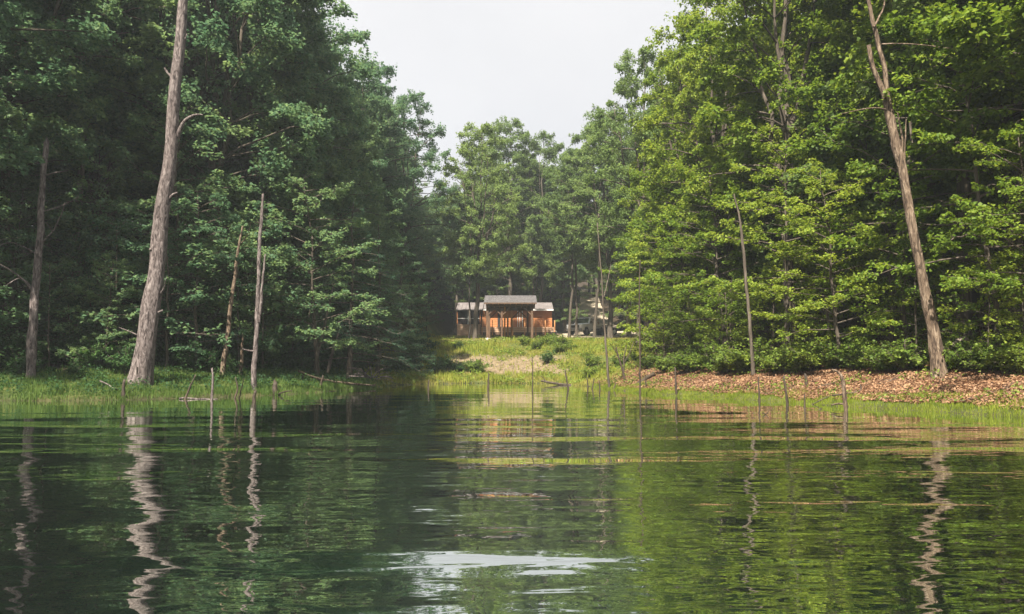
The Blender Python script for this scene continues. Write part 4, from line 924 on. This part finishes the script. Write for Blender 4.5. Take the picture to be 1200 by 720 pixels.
lap('siding', lx(565), lx(583), lz(389), lz(364), .03, M['cedar']); lap('siding', lx(586.5), lx(606), lz(389), lz(364), .03, M['cedar']); lap('siding', lx(613), lx(647), lz(389), lz(364), .03, M['cedar'])
lap('knee_wall', lx(535.5), lx(563), -.35, lz(381), 0, M['cedar_pale'])
MB().box(lx(535.5), lx(563), .003, .12, -.3, lz(381.3)).build('knee_wall_core', M['cedar'], cab)
for a, b in ((536.5, 548), (549.2, 562)):
    sc_ = MB().box(lx(a), lx(b), .05, .06, lz(381), lz(364.5)).build('screen', M['screen'], cab)
for px in (535.8, 548.6, 562.6): MB().box(lx(px) - .05, lx(px) + .05, -.03, .1, lz(381), lz(364)).build('post', M['white'] if px == 548.6 else M['cedar'], cab)
MB().box(lx(536.4), lx(562), -.02, .03, lz(373.8), lz(373.2)).build('screen_rail', M['white'], cab)
MB().box(lx(535), lx(563.5), -.06, .12, lz(381), lz(380.2)).build('sill', M['cedar_pale'], cab)
dark_doorway = MB().box(lx(583), lx(586.5), -.01, .02, lz(387), lz(364.5)).build('door', M['dark'], cab)  # open doorway: flat dark panel painted as the unlit inside
fr_ = MB(); fr_.box(lx(606.3), lx(607.1), -.05, .04, lz(387), lz(364.6)); fr_.box(lx(611.6), lx(612.7), -.05, .04, lz(387), lz(364.6)); fr_.box(lx(608.8), lx(609.5), -.05, .04, lz(387), lz(364.6))
dd_ = MB().box(lx(607.1), lx(611.6), -.015, .025, lz(387), lz(364.6)).build('door', M['cedar'], cab); fr_.build('door_frame', M['white'], dd_)
MB().box(lx(610.2), lx(610.8), -.05, -.01, lz(380.5), lz(376.5)).build('handle', M['dark'], dd_)
def roof(px0, px1, name):
    x0, x1 = lx(px0), lx(px1); e0, r0_ = lz(363.5), zr - oz
    b = MB(); t = .07
    prof = [(-.5, e0 - .04), (3.0, r0_), (deep + .5, e0 - .04), (deep + .5, e0 - .04 + t), (3.0, r0_ + t), (-.5, e0 - .04 + t)]
    V_ = [(x0, y, z) for y, z in prof] + [(x1, y, z) for y, z in prof]
    b.add(V_, [(0, 1, 4, 5), (1, 2, 3, 4), (11, 10, 7, 6), (10, 9, 8, 7)] + [(k, (k + 1) % 6, (k + 1) % 6 + 6, k + 6) for k in range(6)])
    o = b.build(name, M['roof_metal'], cab); rb = MB(); x = x0 + .1
    while x < x1: rb.bar((x, -.5, e0 + t - .02), (x, 3.0, r0_ + t + .02), .035, .05); x += .45
    s = rb.build('roof_rib', M['roof_metal'], o); s['kind'] = 'stuff'
roof(534.5, 566, 'roof'); roof(566.6, 648.5, 'roof')
for s in (0, deep): MB().add([(lx(647), s * 0, lz(364)), (lx(647), deep, lz(364)), (lx(647), 3, zr - oz - .02), (lx(647) - .05, 0, lz(364)), (lx(647) - .05, deep, lz(364)), (lx(647) - .05, 3, zr - oz - .02)], [(0, 1, 2), (3, 5, 4), (0, 3, 4, 1), (1, 4, 5, 2), (2, 5, 3, 0)]).build('gable', M['cedar'], cab) if s == 0 else None
MB().box(lx(566.6), lx(648.5), -.54, -.505, lz(364.6), lz(363.2)).build('fascia', M['white'], cab)
# deck in front of the cabin with its railing
DY = 83.0; dx = lambda px: X_at(px, DY)
dk = empty('deck', (dx(606), DY, gz(dx(606), DY))); tag(dk, 'long low wooden deck running along the front of the orange cabin', 'deck')
qx = lambda px: dx(px) - dk.location[0]; qz = lambda py: Z_at(py, DY) - dk.location[2]
pb = []
x = qx(564); k = 0
z_top, z_lo = qz(383.5), qz(389)
MB().box(qx(564), qx(650), .02, 1.9, z_lo - .3, z_top - .045).build('frame', M['timber'], dk)
bm_ = MB().box(0, qx(650) - qx(564), 0, .17, 0, .035)
first = None
for r in range(10):
    if first is None: first = bm_.build('board', M['cedar_pale'], dk); o = first
    else: o = first.copy(); COL.objects.link(o)
    o.location = (qx(564), .0 + r * .19, z_top - .035)
first = None
for r in range(3):
    if first is None: first = MB().box(0, qx(650) - qx(564), -.02, .012, 0, .165).build('skirt_board', M['cedar_pale'], dk); o = first
    else: o = first.copy(); COL.objects.link(o)
    o.location = (qx(564), 0, z_lo - .05 + r * .185)
first = None
for px in (565, 577, 589, 601, 615, 628, 639, 650):
    if first is None: first = MB().box(-.05, .05, -.05, .05, z_lo - .4, qz(375.5)).build('post', M['timber_new'], dk); o = first
    else: o = first.copy(); COL.objects.link(o)
    o.location = (qx(px), -.08, 0)
# wooden steps and a bucket at the right end
g = on_ground(649.5, 389); bk = empty('bucket', (at_depth(649.5, 389, 81.5)[0], 81.5, gz(at_depth(649.5, 389, 81.5)[0], 81.5))); tag(bk, 'small black bucket standing at the right end of the deck', 'bucket')
b = MB(); n = 14
for q, (r0_, r1_, z0, z1) in enumerate([(.20, .27, 0, .48)]):
    V_ = [(r0_ * math.cos(t_), r0_ * math.sin(t_), z0) for t_ in np.arange(n) * 2 * math.pi / n] + [(r1_ * math.cos(t_), r1_ * math.sin(t_), z1) for t_ in np.arange(n) * 2 * math.pi / n] + [(r1_ * .9 * math.cos(t_), r1_ * .9 * math.sin(t_), z1 - .01) for t_ in np.arange(n) * 2 * math.pi / n] + [(r0_ * .9 * math.cos(t_), r0_ * .9 * math.sin(t_), .03) for t_ in np.arange(n) * 2 * math.pi / n]
    b.add(V_, [(k, (k + 1) % n, (k + 1) % n + n, k + n) for k in range(n)] + [(k + n, (k + 1) % n + n, (k + 1) % n + 2 * n, k + 2 * n) for k in range(n)] + [(k + 2 * n, (k + 1) % n + 2 * n, (k + 1) % n + 3 * n, k + 3 * n) for k in range(n)] + [tuple(range(3 * n, 4 * n)), tuple(range(n - 1, -1, -1))])
b.build('body', M['dark'], bk)
tb = TB(); t_ = np.linspace(0, math.pi, 12); tb.add(*tube(np.stack([.27 * np.cos(t_), 0 * t_ - .02, .46 + .16 * np.sin(t_)], -1), np.full(12, .01), 5)); link('handle', tb.mesh('handle', M['white']), bk)

# ------------------------------------------------------------------ pavilion
PY0, PY1 = 67.0, 72.0
xa, xb = X_at(567.5, PY0), X_at(628, PY0)
pz = min(gz(xa, PY0), gz(xb, PY0)); pav = empty('pavilion', ((xa + xb) / 2, PY0, pz)); tag(pav, 'open timber pavilion with a grey shingled gable roof in front of the cabin', 'pavilion')
ox, oy, oz = pav.location
vx = lambda px, Y=PY0: X_at(px, Y) - ox
zE, zR = Z_at(357.2, PY0) - oz, Z_at(347.3, PY0 + 2.7) - oz
for (px, Y, w, m_) in [(571, PY0, .19, 'timber'), (623.5, PY0, .19, 'timber'), (588, PY0, .13, 'timber'), (573.5, PY1, .16, 'timber'), (599.5, PY1, .16, 'timber_new'), (595, PY1, .16, 'timber_new'), (618.5, PY1, .16, 'timber'), (591.5, PY0 + 2.4, .14, 'timber_new')]:
    x = vx(px, Y); g = gz(x + ox, Y) - oz
    top_ = zE - .16 if Y != PY0 + 2.4 else zR - .28
    pp = MB().box(x - w / 2, x + w / 2, Y - PY0 - w / 2, Y - PY0 + w / 2, g + .12, top_, .012).build('post', M[m_], pav)
    MB().box(x - w * .75, x + w * .75, Y - PY0 - w * .75, Y - PY0 + w * .75, g - .3, g + .14, .02).build('footing', M['white'], pp)
for Y in (0, PY1 - PY0): MB().box(vx(569.5), vx(626), Y - .07, Y + .07, zE - .16, zE + .06).build('beam', M['timber'], pav)
for px in (571, 597, 623.5): MB().box(vx(px) - .06, vx(px) + .06, .075, PY1 - PY0 - .075, zE - .12, zE + .05).build('cross_beam', M['timber'], pav)
for (px, s, Y) in [(571, 1, 0), (588, -1, 0), (588, 1, 0), (623.5, -1, 0), (573.5, 1, 5), (618.5, -1, 5), (599.5, 1, 5), (595, -1, 5)]:
    x = vx(px, PY0 + Y); MB().bar((x + s * .06, Y, zE - .85), (x + s * .75, Y, zE - .17), .09).build('brace', M['timber'], pav)
x0, x1 = vx(567.3), vx(629); rf = MB(); t = .09; half = 2.7; D_ = PY1 - PY0
prof = [(-.45, zE + .04), (D_ / 2, zR - t), (D_ + .45, zE + .04), (D_ + .45, zE + .04 + t), (D_ / 2, zR), (-.45, zE + .04 + t)]
V_ = [(x0, y, z) for y, z in prof] + [(x1, y, z) for y, z in prof]
rf.add(V_, [(0, 1, 4, 5), (1, 2, 3, 4), (11, 10, 7, 6), (10, 9, 8, 7)] + [(k, (k + 1) % 6, (k + 1) % 6 + 6, k + 6) for k in range(6)])
ro = rf.build('roof', M['timber'], pav)
sh = MB(); rs = random.Random(3); rows = 16
for r in range(rows):
    f0, f1 = r / rows, (r + 1.15) / rows; ya, yb_ = -.47 + (D_ / 2 + .47) * f0, -.47 + (D_ / 2 + .47) * min(1, f1); za, zb_ = zE + .04 + t + (zR - zE - .04 - t) * f0, zE + .04 + t + (zR - zE - .04 - t) * min(1, f1)
    x = x0 - .02 - rs.uniform(0, .3)
    while x < x1:
        xe = min(x + .3, x1 + .02); xs = max(x, x0 - .02); u_ = rs.uniform(0, .012)
        if xe - xs > .03: sh.add([(xs + .006, ya, za + .028 + u_), (xe - .006, ya, za + .028 + u_), (xe - .006, yb_, zb_ + .008), (xs + .006, yb_, zb_ + .008), (xs + .006, ya, za + .004), (xe - .006, ya, za + .004)], [(0, 1, 2, 3), (4, 5, 1, 0), (4, 0, 3), (5, 2, 1)])
        x += .3
s = sh.build('shingle_courses', M['shingle'], ro); s['kind'] = 'stuff'
MB().box(x0, x1, -.50, -.475, zE + .03, zE + .13).build('fascia', M['timber'], pav)
MB().box(x0 - .02, x1 + .02, D_ / 2 - .12, D_ / 2 + .12, zR - .02, zR + .04).build('ridge_cap', M['shingle'], pav)
# rafters showing under the roof
first = None
for k in range(9):
    x = x0 + .25 + k * (x1 - x0 - .5) / 8
    if first is None:
        b = MB(); b.bar((0, -.42, zE + .0), (0, D_ / 2, zR - t - .07), .05, .11); b.bar((0, D_ / 2, zR - t - .07), (0, D_ + .42, zE), .05, .11); first = b.build('rafter', M['timber_new'], pav); o = first
    else: o = first.copy(); COL.objects.link(o)
    o.location = (x, 0, 0)

# ------------------------------------------------------------------ pickup and trailer
M['paint'] = surf_mat('white_car_paint', [(.3, (.74, .74, .74)), (.7, (.80, .80, .81))], nscale=2, rough=.25, spec=.6)
M['glass'] = surf_mat('dark_glass', [(.3, (.01, .012, .014)), (.7, (.02, .022, .025))], nscale=1, rough=.06, spec=.9)
M['rubber'] = surf_mat('tyre_rubber', [(.3, (.015, .015, .015)), (.7, (.035, .034, .033))], rough=.85)
M['steel'] = surf_mat('grey_steel', [(.3, (.25, .25, .26)), (.7, (.42, .42, .43))], rough=.35, metallic=.7)
M['rimwhite'] = M['white']
M['blackmetal'] = surf_mat('black_metal', [(.3, (.012, .012, .013)), (.7, (.04, .038, .038))], rough=.5)
M['lamp'] = surf_mat('lamp_glass', [(.3, (.55, .55, .55)), (.7, (.7, .7, .68))], rough=.1)
M['redlamp'] = surf_mat('red_lamp', [(.3, (.35, .01, .01)), (.7, (.5, .02, .02))], rough=.2)
def wheel(parent, x, y, r, w, rim):
    b = MB(); b.cyl((x, y, r), (0, 1, 0), r, w, 20); t_ = b.build('wheel', M['rubber'], parent); s = -1 if y < 0 else 1
    q = MB(); q.cyl((x, y + s * w * .5, r), (0, 1, 0), r * .62, .03, 16); q.cyl((x, y + s * (w * .5 + .02), r), (0, 1, 0), r * .2, .04, 10)
    q.build('rim', rim, t_); return t_
tx_ = X_at(689, 86); TZ0 = mesh_z(np.array([tx_]), np.array([86.0]))[0] + .05
tk = empty('pickup_truck', (tx_, 86.0, TZ0), math.radians(234)); tag(tk, 'white pickup truck parked in the dirt yard behind the paired tree trunks', 'truck')
# local frame: +x forward, y across
b = MB(); b.prism_y([(2.75, .45), (2.8, .75), (2.72, 1.05), (1.35, 1.16), (-2.75, 1.16), (-2.8, .5), (-1.9, .45), (-1.78, .78), (-1.3, .9), (-.85, .78), (-.75, .45), (1.35, .45), (1.45, .78), (1.85, .9), (2.25, .78), (2.35, .45)], -.98, .98)
b.build('body', M['paint'], tk)
cb = MB(); hw = [.95, .78]
prof = [(1.35, 1.14), (.75, 1.84), (-.65, 1.88), (-1.0, 1.14)]
V_ = [(1.35, -.94, 1.155), (.78, -.76, 1.86), (-.68, -.76, 1.88), (-.98, -.94, 1.155), (1.35, .94, 1.155), (.78, .76, 1.86), (-.68, .76, 1.88), (-.98, .94, 1.155)]
cb.add(V_, [(0, 1, 2, 3), (7, 6, 5, 4), (0, 4, 5, 1), (1, 5, 6, 2), (2, 6, 7, 3), (3, 7, 4, 0)]); cabm = cb.build('cab', M['paint'], tk)
def pane(pts, parent, off):
    o_ = Vector(off); V_ = [Vector(p) + o_ for p in pts] + [Vector(p) + o_ * .2 for p in pts]; n = len(pts)
    return MB().add(V_, [tuple(range(n)), tuple(range(2 * n - 1, n - 1, -1))] + [(k, (k + 1) % n, (k + 1) % n + n, k + n) for k in range(n)]).build('window', M['glass'], parent)
pane([(1.27, -.82, 1.24), (1.27, .82, 1.24), (.84, .69, 1.78), (.84, -.69, 1.78)], cabm, (.02, 0, .02))
pane([(-.95, -.82, 1.24), (-.95, .82, 1.24), (-.72, .69, 1.78), (-.72, -.69, 1.78)], cabm, (-.025, 0, .01))
for s in (-1, 1):
    for (a, b2, c, d2) in [(.32, 1.15, .70, .32), (-.88, .24, .24, -.66)]:
        pane([(a if a > 0 else a, s * .93, 1.22), (b2, s * .93, 1.22), (c, s * .79, 1.78), (d2, s * .79, 1.78)], cabm, (0, s * .02, .005))
    MB().box(1.0, 1.16, s * 1.0 - .06 + s * .08, s * 1.0 + .06 + s * .08, 1.2, 1.42, .02).build('mirror', M['blackmetal'], tk)
    MB().box(2.74, 2.82, s * .78 - .16, s * .78 + .16, .76, .98, .015).build('headlight', M['lamp'], tk)
    MB().box(-2.83, -2.76, s * .88 - .08, s * .88 + .08, .75, 1.1, .01).build('tail_light', M['redlamp'], tk)
    for x in (1.85, -1.33): wheel(tk, x, s * .86, .39, .26, M['steel'])
    MB().box(-.02, .14, s * .985 - .01, s * .985 + .02, .98, 1.03).build('door_handle', M['blackmetal'], tk)
MB().box(2.76, 2.83, -.58, .58, .72, 1.0, .01).build('grille', M['blackmetal'], tk)
MB().box(2.78, 2.92, -.95, .95, .45, .66, .03).build('bumper', M['steel'], tk)
MB().box(-2.92, -2.8, -.95, .95, .45, .62, .03).build('bumper', M['steel'], tk)
bd = MB(); bd.box(-2.7, -1.08, -.82, .82, 1.162, 1.168); bd.build('cargo_bed', M['blackmetal'], tk)
for s in (-1, 1): MB().box(-2.78, -1.05, s * .93 - .05, s * .93 + .05, 1.163, 1.24, .01).build('bed_rail', M['paint'], tk)
# trailer
ttx = X_at(716, 85.2); tl = empty('flatbed_trailer', (ttx, 85.2, mesh_z(np.array([ttx]), np.array([85.2]))[0] + .05), math.radians(206)); tag(tl, 'low black flatbed trailer with white wheels behind the white pickup', 'trailer')
b = MB(); b.box(-1.7, 1.3, -.9, .9, .58, .68, .01); b.build('deck', M['timber'], tl)
b = MB()
for s in (-1, 1):
    b = MB(); b.box(-1.75, 1.35, s * .95 - .04, s * .95 + .04, .5, .72); b.box(-1.75, 1.35, s * .95 - .02, s * .95 + .02, .88, .93)
    for x in (-1.7, -.9, -.1, .6, 1.3): b.box(x - .02, x + .02, s * .95 - .018, s * .95 + .018, .72, .88)
    b.build('side_frame', M['blackmetal'], tl)
MB().box(-1.82, -1.76, -.95, .95, .5, 1.0).build('tail_gate', M['blackmetal'], tl)
b = MB(); b.bar((1.35, -.8, .55), (2.4, 0, .52), .09); b.bar((1.35, .8, .55), (2.4, 0, .52), .09); b.build('tongue', M['blackmetal'], tl)
for s in (-1, 1):
    for x in (.35, 1.0): wheel(tl, x, s * 1.1, .34, .2, M['rimwhite'])
    MB().box(-.05, 1.4, s * 1.1 - .12, s * 1.1 + .12, .71, .75, .01).build('fender', M['blackmetal'], tl)
# cut stump posts at the right of the yard
Yw = 80.0; P = at_depth(737, 394, Yw); gw = gz(P[0], Yw); tb = TB(); tb.add(*tube(np.array([[0, 0, -.3], [0, 0, .1], [.02, 0, .9], [0, .02, 2.2], [.03, 0, 3.6]]), [.33, .27, .25, .24, .22], 14, np.random.default_rng(3), .04))
e = empty('broadleaf_tree', (P[0], Yw, gw)); tag(e, 'thick short-trunked tree at the right end of the yard, its crown low over the track', 'tree'); link('trunk', tb.mesh('trunk', M['bark_pale']), e)
c_ = link('crown', R_UND[2]['crown'], e); c_.location = (0, 0, 1.6); c_.scale = (.9, .9, .8)

# thin humid air over the pond and in the trees
hm = bpy.data.materials.new('humid_air'); hm.use_nodes = True; N = hm.node_tree.nodes; N.clear()
ho = N.new('ShaderNodeOutputMaterial'); hv = N.new('ShaderNodeVolumePrincipled'); hv.inputs['Density'].default_value = .0008
hv.inputs['Color'].default_value = (.86, .95, 1, 1); hv.inputs['Anisotropy'].default_value = .2
hm.node_tree.links.new(hv.outputs[0], ho.inputs['Volume'])
tag(MB().box(-140, 140, -90, 200, -6, 62).build('haze', hm), 'thin pale humid air over the pond and between the trees', 'haze', kind='stuff')
scene.cycles.volume_bounces = 0
